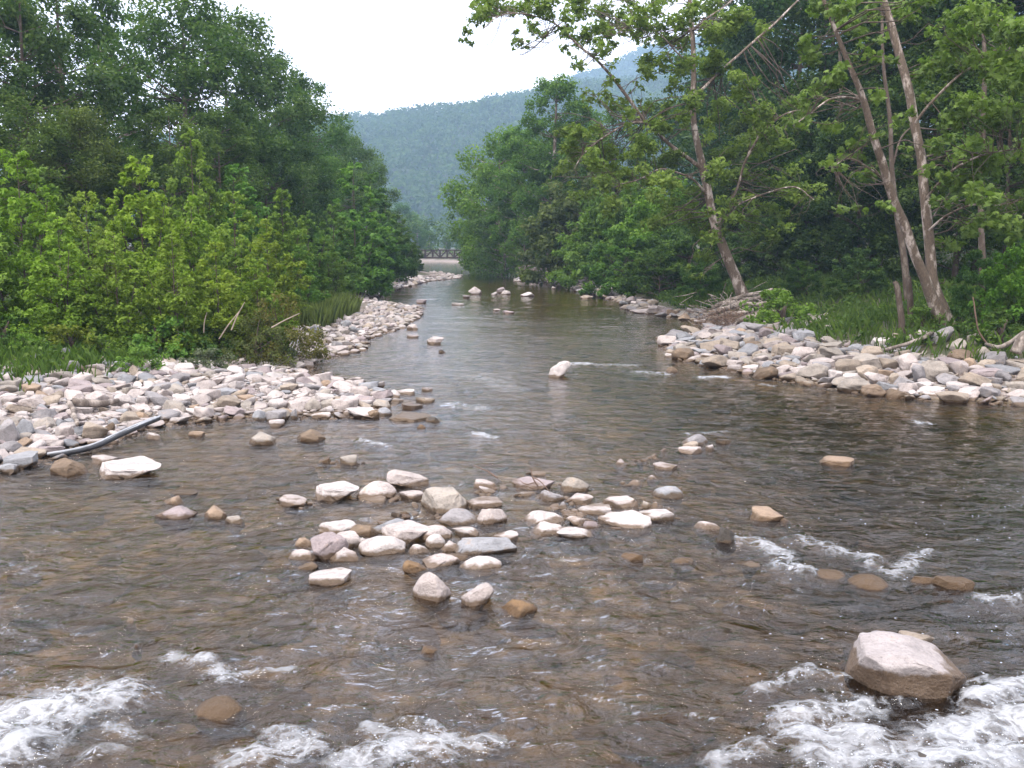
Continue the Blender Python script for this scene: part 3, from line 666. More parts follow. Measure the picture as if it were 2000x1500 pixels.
RIVER = [
 (477,842,534,869,'r','k','pale humped stone with a dark end, standing alone off the log bar'),
 (570,838,633,863,'r','n','dark blotched round stone beside the pale humped stone in mid stream'),
 (662,887,702,907,'s','k','beige wedge stone with a sharp dark end, alone in open water'),
 (627,893,646,905,'r','n','small brown stone touching the beige wedge stone'),
 (610,942,690,979,'s','W','low white stone with a notched back at the upstream edge of the stone island'),
 (696,937,764,975,'r','w','round pale stone with a brown foot, beside the low white notched stone'),
 (757,916,831,954,'a','w','big cracked grey white stone behind the round pale stone'),
 (539,969,595,990,'s','w','flat pinkish stone mostly under water, alone off the stone island'),
 (709,967,754,982,'s','W','thin white slab lying in front of the round pale stone'),
 (782,958,825,977,'s','w','flat slab between the cracked stone and the big tilted wedge'),
 (816,950,902,1005,'a','k','big tilted beige wedge, the tallest stone of the island'),
 (777,998,802,1008,'r','n','small brown stone in the gap before the big tilted wedge'),
 (928,936,967,955,'r','w','round stone stacked behind another beyond the tilted wedge'),
 (931,952,966,965,'s','W','small white slab in front of the round stone beyond the wedge'),
 (914,977,973,992,'s','w','flat low slab just clear of the water behind the upright pink stone'),
 (932,988,984,1026,'a','w','upright pinkish stone with a broken ridge beside the grey peaked stone'),
 (859,991,937,1030,'p','g','grey peaked stone with a cleft in front of the tilted wedge'),
 (623,1016,687,1046,'r','W','smooth white domed stone at the outer end of the stone island'),
 (653,1038,703,1070,'r','w','pale round stone squeezed between the purple boulder and white dome'),
 (684,1023,736,1052,'r','n','brown grey domed stone behind the small white pebble'),
 (720,1011,796,1046,'r','b','bluish white domed stone at the back of the pink slab'),
 (744,1020,828,1062,'s','w','big pink slab in the middle of the stone island'),
 (607,1041,669,1092,'r','p','purplish round boulder with a flat foot at the island end'),
 (574,1048,616,1073,'r','o','tan rounded stone tucked beside the purplish boulder'),
 (562,1069,614,1097,'a','w','pale stone with a wet brown skirt in front of the tan stone'),
 (643,1069,696,1098,'a','w','blocky pale stone with a wet base leaning on the purplish boulder'),
 (698,1049,720,1069,'r','W','small white oval pebble standing on end in the island'),
 (702,1040,783,1085,'a','W','wide white stone with a dark wet foot in front of the pink slab'),
 (819,1021,878,1056,'a','w','pale folded stone between the pink slab and the grey peaked stone'),
 (885,1027,932,1050,'s','W','flat round white stone like a cushion beside the grey peaked stone'),
 (797,1062,835,1085,'r','W','small white loaf stone at the front of the island'),
 (832,1040,867,1070,'a','W','white three sided stone behind the white loaf stone'),
 (860,1056,897,1079,'r','w','pale low stone wedged against the layered grey slab'),
 (889,1040,1001,1086,'a','b','long layered grey slab with ridges and an overhanging dark end'),
 (966,1038,1010,1060,'r','W','white oval stone behind the layered grey slab'),
 (829,1083,890,1110,'r','w','oval stone with pale top and tan sides before the layered slab'),
 (857,1075,909,1100,'r','n','brown wet stone half under water beside the oval stone'),
 (901,1084,973,1119,'p','W','white pointed stone with a reddish wet foot in front of the layered slab'),
 (788,1095,833,1121,'a','a','amber wet stone beside the oval tan sided stone'),
 (809,1114,877,1175,'a','w','tall upright stone, white above and rusty orange at its base'),
 (901,1139,962,1187,'a','w','white peaked stone with a submerged brown shelf beside the rusty upright stone'),
 (980,1168,1047,1203,'p','a','amber triangular wet stone, last in the row after the white peaked stone'),
 (600,1113,677,1143,'s','W','slab with white top and straight brown side in front of the purplish boulder'),
 (569,1098,613,1121,'a','n','brown stone with one white corner behind the straight sided slab'),
 (541,1106,564,1120,'r','n','small red brown stone just breaking the surface off the island end'),
 (313,966,358,988,'a','o','reddish blocky stone behind two wet stones on the sapling side'),
 (330,958,377,969,'s','d','dark flat slab awash behind the reddish blocky stone'),
 (297,986,374,1018,'a','p','purplish wet stone with a white crest in front of the reddish one'),
 (389,987,437,1016,'r','o','rounded stone, white above and orange below, beside the white crested one'),
 (433,1007,471,1027,'r','k','beige stone mostly awash, next to the white and orange one'),
 (172,897,293,936,'s','W','long white slab with a raised end in the shallows by the pipe'),
 (86,895,161,930,'r','n','dark speckled round stone beside the long white slab'),
 (0,884,59,916,'s','b','pale grey block at the water line before the pipe end'),
 (252,893,293,908,'r','o','reddish brown flat stone behind the long white slab'),
 (278,843,312,858,'p','W','small white pyramid stone just off the pipe'),
 (365,840,395,855,'r','o','small orange topped stone in the pool beyond the pipe'),
 (174,889,221,906,'s','w','purplish flat stone behind the end of the long white slab'),
 (1333,845,1388,870,'p','g','grey pointed stone, the tallest of the small midstream trio'),
 (1326,871,1373,888,'a','w','pale wedge at the front of the small midstream trio'),
 (1336,862,1365,881,'r','t','tan stone between the grey pointed stone and the pale wedge'),
 (1379,868,1395,880,'r','w','round pebble beside the midstream trio'),
 (1402,856,1429,868,'s','d','dark thin slab with white tip beyond the midstream trio'),
 (1281,904,1325,919,'s','w','bar shaped flat stone between the midstream trio and the island'),
 (1199,896,1221,909,'r','w','small pale round stone alone between the twiggy stone and the trio'),
 (1270,888,1287,897,'r','w','tiny pale stone just upstream of the bar shaped stone'),
 (1288,875,1302,883,'r','w','tiny pale stone just short of the pale wedge of the trio'),
 (1245,895,1258,903,'r','d','tiny dark stone between two pale pebbles'),
 (1226,936,1253,949,'r','w','pale oval stone upstream of the grey angular stone'),
 (1266,927,1290,939,'r','w','pale egg shaped stone between the bar stone and grey angular stone'),
 (1282,946,1334,973,'a','b','grey angular stone at the outer tip of the stone island'),
 (1098,928,1147,962,'p','k','cone shaped stone with white crown and brown foot'),
 (1038,920,1064,930,'s','W','thin white stone with a dry twig standing on it'),
 (1008,938,1079,958,'s','p','brown flat stone caught with twigs and dry grass'),
 (1015,959,1045,970,'s','W','thin white slab before the twiggy brown stone'),
 (1052,955,1097,980,'a','g','grey angular stone with sunlit top before the cone shaped stone'),
 (1113,966,1158,986,'s','w','low cream slab below the cone shaped stone'),
 (1087,980,1107,996,'r','g','small round grey stone before the low cream slab'),
 (1183,968,1248,995,'a','w','large pale jagged stone topping the far cluster of the island'),
 (1133,986,1192,1007,'s','W','white flat slab leaning on the large jagged stone'),
 (1103,1002,1132,1012,'s','W','thin white stone at the edge of the white flat slab'),
 (1107,993,1131,1003,'s','w','small cream stone behind the thin white stone'),
 (1027,995,1099,1028,'r','W','broad pale domed stone at the pool end of the far cluster'),
 (1036,1018,1104,1048,'a','W','broad white stone in front of the pale dome'),
 (1091,1030,1153,1056,'s','W','angular white stone with a brown corner at the front of the cluster'),
 (1110,1005,1165,1028,'a','w','rough pinkish stone above the angular white one'),
 (1140,1014,1169,1036,'a','p','mossy rough stone with dead stems beside the long white slab'),
 (1181,1017,1281,1035,'s','W','long flat white slab along the front of the far cluster'),
 (1204,1002,1237,1020,'r','w','round pinkish stone resting behind the long flat slab'),
 (1183,1000,1206,1016,'r','w','small egg stone beside the round pinkish stone'),
 (1255,995,1315,1020,'s','W','flat jagged white plate at the rapids end of the island'),
 (1249,978,1272,994,'r','k','small tan stone behind the flat jagged plate'),
 (1268,979,1286,994,'r','w','small rounded stone beside the small tan one behind the plate'),
 (1233,1002,1262,1020,'r','g','small grey round stone between the pink stone and jagged plate'),
 (1298,990,1311,1001,'r','W','tiny white pebble off the end of the jagged plate'),
 (1358,1017,1412,1040,'r','w','pale domed stone at the head of the rapids'),
 (1403,1027,1440,1067,'r','d','dark wet stump like stone beside the pale dome at the rapids'),
 (1474,994,1536,1020,'s','o','wet brown ramp stone with a white tip above the rapids'),
 (1525,1012,1547,1024,'r','n','small brown stone below the tip of the ramp stone'),
 (1217,1075,1257,1097,'a','a','amber block just under the surface in front of the far cluster'),
 (1313,1084,1362,1102,'p','n','brown pointed stone nearly submerged before the rapids'),
 (1453,1096,1487,1110,'s','k','small grey tan stone at the foot of the rapids'),
 (1615,892,1681,911,'s','o','lone low pinkish stone in the dark water off the boulder bar'),
 (1769,1233,1831,1268,'a','t','amber brown stone peeping out behind the great boulder'),
 (1787,1112,1859,1150,'a','n','orange brown wet stone at the lower rapids'),
 (1838,1114,1909,1160,'s','n','brown wet slab beside the orange brown stone at the rapids'),
 (1665,1111,1747,1153,'q','n','straw brown stone in the white water of the rapids'),
 (1587,1104,1667,1136,'q','n','olive brown stone awash in the white water'),
 (1527,1067,1577,1087,'r','n','small brown hump inside the first white water'),
 (1751,1473,1822,1510,'r','d','dark wet stone in the foam below the great boulder'),
 (372,1353,466,1404,'q','n','smooth brown wet hump stone in the near current'),
 (239,1208,261,1222,'r','t','small tan stone near the shallow ripples on the sapling side'),
 (819,1261,859,1276,'r','o','small orange stone with a ripple curl, alone below the island'),
 (256,1256,274,1270,'r','n','tiny tan stone below the other tan stone'),
 (1073,703,1114,738,'a','W','single white boulder standing in the middle of the river'),
 (834,658,866,672,'s','w','flat pink topped stone upstream of the white boulder'),
 (856,682,871,690,'r','d','tiny dark stone below the flat pink topped one'),
 (768,759,812,771,'s','W','long flat stone off the tip of the log bar'),
 (824,755,845,765,'s','w','small white stone past the tip of the log bar'),
 (810,775,847,788,'s','t','tan flat stone past the bar tip'),
 (784,785,824,799,'s','p','brown ledge stone awash past the bar tip'),
 (760,811,838,825,'s','k','long low brown slab awash below the bar tip'),
 (831,813,861,826,'r','d','dark wet stone at the end of the long low slab'),
 (811,828,832,837,'r','a','small amber stone below the dark wet one'),
 (761,778,787,786,'s','W','thin white stone before the long flat stone'),
 (795,653,817,660,'s','w','thin pale stone upriver along the sapling shore'),
 (794,633,815,644,'r','w','pale stone off the narrow cobble shore'),
 (790,614,812,625,'r','k','rounded stone further along the narrow cobble shore'),
 (789,599,806,611,'r','w','pale round stone at the end of the narrow cobble shore'),
 (813,584,832,593,'r','p','purplish stone in the riffle below the footbridge pool'),
 (883,591,906,597,'s','W','thin white stone in the riffle between two banks'),
 (914,560,941,575,'p','w','peaked pale pink stone in the upper riffle'),
 (904,576,918,582,'s','w','flat stone below the peaked pink stone'),
 (970,561,988,572,'r','p','dull pink stone of the upper riffle pair'),
 (978,567,996,576,'r','w','white round stone in front of the dull pink one'),
 (959,570,971,577,'r','W','small white stone beside the upper riffle pair'),
 (1017,570,1041,579,'r','W','broad white stone standing apart in the upper riffle'),
 (963,603,977,608,'s','w','tiny thin stone in the middle riffle'),
 (984,607,1004,613,'s','p','dark pinkish flat stone in the middle riffle'),
 (1135,577,1159,584,'s','t','tan flat stone off the shore under the round bushes'),
 (1076,559,1086,564,'r','w','tiny pale stone off the far cobble point'),
 (1236,602,1287,613,'s','w','long pale slab at the mouth of the shaded inlet'),
 (1262,596,1292,609,'r','w','round pale stone on top of the long slab'),
 (1306,648,1331,657,'s','W','white slab just off the tip of the boulder bar'),
 (1280,655,1296,662,'r','w','small white stone furthest out from the boulder bar tip'),
 (1300,690,1319,698,'r','W','white pebble in the water beside the boulder bar'),
 (1303,716,1325,728,'r','n','brown wet stone in the ripple off the boulder bar'),
]
for k_, r in enumerate(RIVER):
    if r[4] == 'r' and r[5] in 'wWkg' and k_ % 3 and not any(t in r[6] for t in ('round', 'dome', 'egg', 'oval', 'smooth', 'loaf')): r = r[:4] + ('a',) + r[5:]
    put_stone('river_stone', 'stone', *r, group='stones standing in the river')

# the great boulder, modelled on its own
def great_boulder():
    V0, F = ico(4); V = V0.copy()
    V = np.sign(V) * np.abs(V) ** 0.85
    for nn, d, k in [((0, 0.06, 1), .70, .95), ((.32, -.05, .95), .62, .95), ((-.25, .0, .97), .70, .95), ((.05, -1, -.10), .62, .97), ((-.72, -.62, -.35), .70, .97), ((.80, -.58, -.05), .74, .97), ((1, .1, .05), .88, .97),
                     ((-1, .1, .2), .86, .9), ((0, 1, .2), .8, .9), ((-.2, -.62, .76), .86, .8), ((.75, .1, .66), .80, .95)]:
        nn = np.array(nn, float); nn /= np.linalg.norm(nn)
        V = V - np.maximum(0, V @ nn - d)[:, None] * nn * k
    V = V + V0 * (0.06 * pn(V0 * 2.1 + 4.4) + 0.035 * pn(V0 * 5.5) + 0.012 * pn(V0 * 16))[:, None]
    return V, F
V, F = great_boulder(); lo, hi = V.min(0), V.max(0); V = (V - (lo + hi) / 2) / ((hi - lo) / 2)
p = G(1792, 1364, 0); D = np.linalg.norm(p - np.array([0, 0, CAM_H])); w = 202 * D / FPX
o = link('river_boulder', npmesh('boulder', V, [F], mats=[M_ROCK]))
o.scale = (w / 2, w * .40, .285); o.location = (p[0], p[1] + w * .30, 0.02); o.rotation_euler = (0, 0.15, -.12); o.color = (.34, .312, .312, 1); o['wet_height'] = 0.15
tag(o, 'great pale boulder with a brown wet face, standing in the near current by white water', 'boulder')
HAND.append((p[0], p[1] + w * .3, w * .5, o, False))

LBAR = [
 (33,749,75,771,'s','o','orange flat topped stone at the grass edge of the log bar'),
 (121,752,178,771,'s','p','long flat purple stone behind the driftwood log'),
 (328,771,377,788,'s','W','broad white slab in the middle of the log bar'),
 (147,824,203,863,'a','t','big rough tan boulder at the water edge behind the pipe'),
 (197,824,220,853,'a','n','dark ended stone leaning on the rough tan boulder'),
 (-6,818,28,865,'r','g','grey upright boulder at the low end of the log bar'),
 (24,817,60,853,'r','b','rounded blue grey boulder beside the grey upright one'),
 (9,626,75,662,'s','w','big pinkish outcrop block half hidden among the weeds'),
 (107,677,135,696,'p','b','pale grey peaked stone in the grass'),
 (51,685,71,700,'r','b','blue rounded stone in the grass beside the peaked one'),
 (229,640,266,664,'r','g','speckled round boulder under the saplings'),
 (279,642,332,665,'p','b','blue grey pyramid boulder under the saplings'),
 (194,669,218,687,'r','b','blue grey stone at the weed edge below the speckled boulder'),
 (221,665,249,680,'r','o','peach coloured stone behind the leafy weed clump'),
 (169,695,206,713,'r','t','rounded tan stone at the grass edge'),
 (335,706,376,730,'a','W','big white faced stone below the blue stones'),
 (247,712,270,733,'r','t','square tan stone below the weed clump'),
 (214,704,246,726,'r','b','bluish domed stone beside the square tan one'),
 (337,687,359,703,'r','b','smooth blue stone behind the big white faced stone'),
 (256,701,282,716,'a','n','brown stone in the shade of the weed clump'),
 (312,690,333,706,'r','W','white holed stone beside the smooth blue one'),
 (213,693,247,705,'r','w','pink and white stone at the foot of the weeds'),
 (368,690,388,698,'r','b','small blue stone under the sapling stems'),
 (368,708,391,721,'r','b','blue flat stone beside the big white faced stone'),
 (300,714,315,726,'r','t','small pink oval stone before the weed clump'),
 (77,755,101,772,'a','w','square cream stone beside the orange flat topped stone'),
 (135,741,155,752,'a','w','cream cube stone above the long purple stone'),
 (206,738,229,747,'s','t','thin tan stone above the white pebbles'),
 (260,741,280,753,'r','t','tan egg stone in the middle of the cobbles'),
 (199,727,220,740,'r','b','light blue stone near the weed foot'),
 (150,726,173,743,'r','p','mauve round stone below the grass edge'),
 (86,792,127,809,'s','w','pink white slab with a tan underside behind the driftwood fork'),
 (98,806,133,823,'r','p','mauve flat stone beside the driftwood fork'),
 (70,788,91,803,'r','b','small blue grey stone behind the pink white slab'),
 (329,797,359,815,'r','w','rounded pale stone at the water edge past the pipe tip'),
 (190,804,236,816,'s','w','wide pink stone below the driftwood log'),
 (259,804,287,820,'r','o','orange pink rounded stone behind the pipe'),
 (209,815,230,832,'a','b','light blue cube stone behind the pipe'),
 (100,829,135,857,'r','w','smooth pale stone in front of the driftwood fork'),
 (47,762,67,776,'a','w','pale triangular stone near the orange flat topped stone'),
 (90,773,110,783,'r','W','white flat stone below the cream cube'),
 (279,763,306,783,'a','g','grey ridged stone left of the broad white slab'.replace('left of', 'beside')),
 (410,758,456,775,'s','b','long slate grey slab lying aslant on the bar'),
 (455,770,497,786,'a','o','rusty brown stone in front of the slate grey slab'),
 (515,762,552,780,'a','w','cream boulder on the crest of the bar tip'),
 (551,780,594,803,'a','w','large pale boulder near the bar tip with flat top'),
 (590,776,626,804,'r','k','large round tan boulder at the bar tip'),
 (646,774,698,803,'r','w','wide pinkish boulder at the bar tip'),
 (671,796,738,817,'s','W','long white stone at the very tip of the bar'),
 (718,801,739,817,'r','n','brown end stone against the long white tip stone'),
 (491,800,520,822,'r','b','bluish rounded stone at the water edge of the bar'),
 (517,799,555,824,'r','g','grey domed stone at the water edge beside the bluish one'),
 (550,799,566,818,'a','k','tan upright stone beside the grey domed one'),
 (564,798,582,818,'a','g','grey upright stone beside the tan upright one'),
 (522,818,553,833,'s','W','flat white stone in the water before the grey dome'),
 (625,741,645,757,'a','o','orange pointed stone on the back edge of the bar'),
 (601,634,627,656,'a','b','blue grey pointed boulder at the foot of the tall grass'),
 (611,653,622,669,'r','g','grey stone below the blue grey pointed boulder'),
 (543,676,572,700,'a','b','dark blue block in the shade of the brown bush'),
 (570,674,592,688,'r','w','pale egg stone at the edge of the brown bush'),
 (665,625,685,640,'r','b','blue grey stone on the narrow cobble shore'),
 (658,612,677,624,'r','w','whitish stone among sprouts on the narrow cobble shore'),
 (576,697,601,709,'s','w','thin pale slab by the back inlet'),
 (640,675,676,688,'s','w','pale slab running into the water above the inlet'),
]
for r in LBAR: put_stone('cobble', 'stone', *r, group='big stones of the log bar', bank=True)

RBAR = [
 (1666,690,1727,724,'r','k','large flat arched tan boulder leaning on neighbours mid boulder bar'),
 (1757,688,1797,724,'p','w','pale egg shaped boulder standing on end on the boulder bar'),
 (1678,712,1718,743,'r','t','tan rounded boulder under the arched boulder'),
 (1694,724,1750,753,'a','w','pale block with a dark underside at the water edge'),
 (1804,700,1858,746,'a','k','greyish olive boulder with a sloping dark side'),
 (1782,709,1820,751,'a','g','dark grey split boulder beside the olive one'),
 (1836,728,1886,753,'a','g','grey wavy topped stone below the olive boulder'),
 (1908,701,1952,724,'a','t','brownish triangular boulder on the upper boulder bar'),
 (1904,719,1961,741,'s','p','wide flat grey brown slab below the triangular boulder'),
 (1864,681,1912,705,'a','n','large brown shaded boulder near the dark bank'),
 (1826,637,1868,671,'a','g','mossy grey square block under the forked sycamore'),
 (1746,650,1769,671,'r','t','yellowish round stone at the grass edge'),
 (1769,651,1797,667,'r','p','grey brown flat stone beside the yellowish round one'),
 (1706,659,1743,675,'s','W','white topped slab at the grass edge of the boulder bar'),
 (1797,643,1828,667,'a','w','pale stone under a root beside the mossy block'),
 (1856,660,1895,684,'r','k','pale green tinged stone beside the roots'),
 (1805,755,1857,774,'s','W','long white stone at the water edge'),
 (1866,755,1935,783,'a','w','wide pale stone with a peak, foremost at the water edge'),
 (1775,760,1801,773,'r','W','small white stone standing in the water before the bar'),
 (1794,745,1830,762,'s','W','white flat stone above the long white one'),
 (1853,745,1893,760,'s','W','smooth white slab under the grey wavy stone'),
 (1768,675,1800,690,'s','b','bluish white slab at the top of the boulder bar'),
 (1659,670,1688,686,'a','b','light blue angular stone at the top of the boulder bar'),
 (1689,673,1729,698,'a','t','brown tilted stone behind the arched boulder'),
 (1885,698,1914,721,'a','o','tan orange angular stone by the leaning slab'),
 (1860,703,1895,733,'s','w','pinkish slab leaning steeply beside the olive boulder'),
 (1972,759,2012,778,'r','w','pale rounded stone at the water edge far down the bar'),
 (1974,743,2010,761,'r','k','grey tan stone above the pale rounded one'),
 (1929,736,1971,753,'s','g','flat grey stone with a dark edge on the lower bar'),
 (1921,747,1946,766,'r','w','rounded pinkish stone below the flat grey one'),
 (1915,676,1944,700,'r','k','pale green round boulder on the shaded upper bar'),
 (1928,643,1965,664,'a','g','grey green tilted block among the roots'),
 (1963,643,1991,662,'r','t','tan round stone among the roots'),
 (1893,651,1917,671,'r','k','dull round stone behind the green tinged stone'),
 (1364,646,1418,656,'s','w','long flat pinkish slab at the back of the bar tip'),
 (1417,641,1438,654,'r','w','pale round stone at the foot of the driftwood pile'),
 (1435,640,1461,652,'r','o','rosy round stone beside the pale one below the driftwood pile'),
 (1554,644,1602,668,'s','b','big blue grey slab tilted at the back of the bar'),
 (1551,675,1595,701,'a','w','large peach boulder with a sharp corner'),
 (1503,657,1532,671,'r','k','pale loaf stone beside the speckled lichen stone'),
 (1425,685,1461,702,'r','k','smooth tan loaf stone in the middle of the bar'),
 (1549,714,1585,733,'r','w','rounded pale stone at the water edge mid bar'),
 (1516,711,1546,730,'a','w','square pale stone at the water edge mid bar'),
 (1519,702,1547,715,'s','b','light blue slab above the square pale stone'),
 (1545,699,1565,713,'r','b','blue egg stone beside the light blue slab'),
 (1591,705,1626,727,'r','g','grey topped rounded stone mid bar'),
 (1345,664,1376,676,'s','b','light blue thin slab near the bar tip'),
 (1319,665,1346,675,'r','w','pinkish stone at the very tip of the boulder bar'),
 (1372,664,1403,675,'s','b','mauve blue slab beside the light blue thin one'),
 (1455,657,1476,675,'r','t','yellow cream stone with a lump on its back'),
 (1442,665,1460,681,'a','b','small blue slab standing on edge'),
 (1366,701,1389,715,'a','b','mottled blue white stone at the water edge near the tip'),
 (1389,698,1425,713,'r','g','dull mauve rounded stone beside the mottled one'),
 (1423,702,1456,719,'a','w','pale crumpled stone at the water edge'),
 (1453,713,1484,723,'s','W','white low stone running into the water'),
 (1610,634,1632,649,'r','k','tan stone perched in the grass above the bar'),
 (1338,677,1366,690,'r','w','peach rounded stone on the upstream bar edge'),
 (1372,690,1396,700,'s','w','cream slab on the upstream bar edge'),
 (1484,705,1512,716,'s','w','cream flat stone behind the white low stone'),
 (1620,722,1648,742,'s','W','white stone low at the water edge past mid bar'),
 (1648,728,1682,747,'s','W','white flat slab low at the water edge before the tan boulder'),
 (1738,728,1760,750,'r','t','tan oval stone at the foot of the egg shaped boulder'),
]
for r in RBAR: put_stone('cobble', 'stone', *r, group='big stones of the boulder bar', bank=True)

# ---- the lesser cobbles: the larger ones one by one, the rest as loose shingle
rng = np.random.default_rng(21)
def scatter(poly_px, n, dmin, dmax):
    """random spots on a strip of bank: (x, y) with land distance between dmin and dmax"""
    out = []
    P = np.array(poly_px, float)
    x = rng.uniform(P[0, 0], P[1, 0], n); y = rng.uniform(P[0, 1], P[1, 1], n)
    return x, y
HX = np.array([(h[0], h[1], h[2]) for h in HAND])
def free(x, y, r, k=.8):
    d = np.hypot(HX[:, 0] - x, HX[:, 1] - y)
    return not np.any(d < (HX[:, 2] + r) * k)
SIZEW = [(.17, 'small'), (.25, 'middling'), (9, 'large')]
COLW = {'W': 'white', 'w': 'pinkish', 'g': 'grey', 'b': 'blue grey', 't': 'tan', 'o': 'orange', 'p': 'mauve', 'k': 'beige', 'n': 'brown'}
SHW = {'r': 'round', 'a': 'angular', 's': 'flat'}
used = {}
def short(label):
    w = label.replace(',', '').split(); stop = {'at', 'on', 'in', 'with', 'beside', 'behind', 'below', 'under', 'near', 'of', 'by', 'half', 'before', 'standing', 'lying', 'leaning', 'mid', 'among', 'past', 'above', 'cut', 'running', 'further', 'low', 'foremost', 'from', 'perched', 'against', 'to', 'far', 'along', 'the', 'off'}
    out = []
    for t in w:
        if t in stop and len(out) >= 2: break
        out.append(t)
    return ' '.join(out[:5])
def auto_label(x, y, r, kind, col, bank):
    cand = [(math.hypot(h[0] - x, h[1] - y), h) for h in HAND if h[4] and (h[0] < 1) == (bank == 'log')]
    cand.sort(key=lambda c: c[0])
    size = next(s for lim, s in SIZEW if r * 2 < lim + .0)
    for first in (0, 1, 2, 3, 4, 5):
        d, h = cand[first]
        dx, dy = x - h[0], y - h[1]
        if abs(dy) > 1.2 * abs(dx): rel = 'behind' if dy > 0 else 'in front of'
        else: rel = ('on the water side of' if (dx > 0) == (bank == 'log') else 'on the bank side of')
        far = '' if d < 1.0 + h[2] else 'well '
        lab = f"{size} {SHW[kind]} {COLW[col]} cobble {far}{rel} the {short(h[3]['label'])}"
        if lab not in used: used[lab] = 1; return lab
    for extra in ('chipped', 'smooth', 'worn', 'tilted', 'stained', 'dusty', 'sunlit', 'banded', 'pitted'):
        l2 = lab.replace(size, f'{size} {extra}', 1)
        if l2 not in used: used[l2] = 1; return l2
    return lab
def pick(cols, ps): return cols[int(np.searchsorted(np.cumsum(ps), rng.uniform()))]
placed = []
GRID = {}
def clear_of(x, y, r, k):
    ix, iy = int(x // .5), int(y // .5)
    for a in range(-2, 3):
        for b in range(-2, 3):
            for (u, v, q) in GRID.get((ix + a, iy + b), ()):
                if math.hypot(u - x, v - y) < (r + q) * k: return False
    return True
def occupy(x, y, r): GRID.setdefault((int(x // .5), int(y // .5)), []).append((x, y, r))
def cobble_field(n_try, xr, yr, lim, sizes, bank, kk=.86):
    x = rng.uniform(xr[0], xr[1], n_try); y = rng.uniform(yr[0], yr[1], n_try)
    z, sl, sr = land(x, y); s = sl if bank == 'log' else sr
    j = 0.5 * pn2(x, y, .5, 4.4)
    ok = (s > lim[0]) & (s + j < lim[1])
    if bank == 'log': ok &= (y > 29) | (grass_edge(x, y) < 0.5 + j + 1.2 * (rng.uniform(0, 1, len(x)) < .25))
    x, y, z = x[ok], y[ok], z[ok]
    rad = np.exp(rng.normal(math.log(sizes[0]), sizes[1], len(x))); rad = np.clip(rad, sizes[2], sizes[3])
    order = np.argsort(-rad)
    for i in order:
        if clear_of(x[i], y[i], rad[i], kk) and free(x[i], y[i], rad[i], .72):
            occupy(x[i], y[i], rad[i]); placed.append((x[i], y[i], z[i], rad[i], bank))
cobble_field(52000, (-12, -2.4), (14, 30), (-.25, 7.0), (.056, .55, .03, .21), 'log')
cobble_field(12000, (-10, -4.2), (29, 62), (-.3, 2.2), (.085, .4, .045, .22), 'log')
cobble_field(7000, (-12, -5), (62, 112), (-.5, 1.6), (.15, .4, .08, .34), 'log')
cobble_field(11000, (4.6, 14), (18, 40), (-.25, 3.9), (.12, .52, .05, .34), 'bar')
cobble_field(1500, (5, 10), (40, 66), (-.4, 1.0), (.17, .4, .08, .32), 'bar')
cobble_field(4000, (.2, 8), (64, 96), (-.5, 2.0), (.16, .4, .08, .34), 'bar')
cobble_field(2000, (-8, 1), (130, 168), (-.4, 1.2), (.20, .4, .1, .45), 'bar')
show = sorted(range(len(placed)), key=lambda i: -placed[i][3] / math.hypot(placed[i][0], placed[i][1]))
n_single = 300 - len(LBAR) - len(RBAR)
single = [i for i in show if placed[i][1] < 62][:n_single]; sset = set(single)
PCD = (['w', 'k', 'g', 'b', 't', 'p', 'o', 'n'], [.22, .20, .18, .09, .15, .11, .02, .03])
PC = (['w', 'W', 'k', 'g', 'b', 't', 'p', 'o'], [.38, .22, .13, .07, .04, .06, .09, .01])
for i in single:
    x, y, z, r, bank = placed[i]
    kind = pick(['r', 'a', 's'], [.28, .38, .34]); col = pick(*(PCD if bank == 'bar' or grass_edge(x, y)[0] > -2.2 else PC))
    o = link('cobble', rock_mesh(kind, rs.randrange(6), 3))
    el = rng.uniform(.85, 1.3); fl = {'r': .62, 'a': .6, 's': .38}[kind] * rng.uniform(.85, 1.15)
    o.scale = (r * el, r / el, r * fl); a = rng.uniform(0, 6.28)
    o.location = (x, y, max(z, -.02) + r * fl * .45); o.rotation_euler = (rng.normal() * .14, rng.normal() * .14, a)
    b = rng.uniform(.78, 1.12) * (.88 if bank == 'bar' else 1); o.color = tuple(v * b for v in COL[col]) + (1,)  # boulder bar cobbles darkened: their weaker light is put into the colour
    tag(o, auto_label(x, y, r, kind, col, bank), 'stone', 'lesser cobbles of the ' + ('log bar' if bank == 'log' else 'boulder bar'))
TEMPL = {s: [rock(500 + k * 13, s, 'asrasa'[k % 6]) for k in range(12)] for s in (1, 2)}
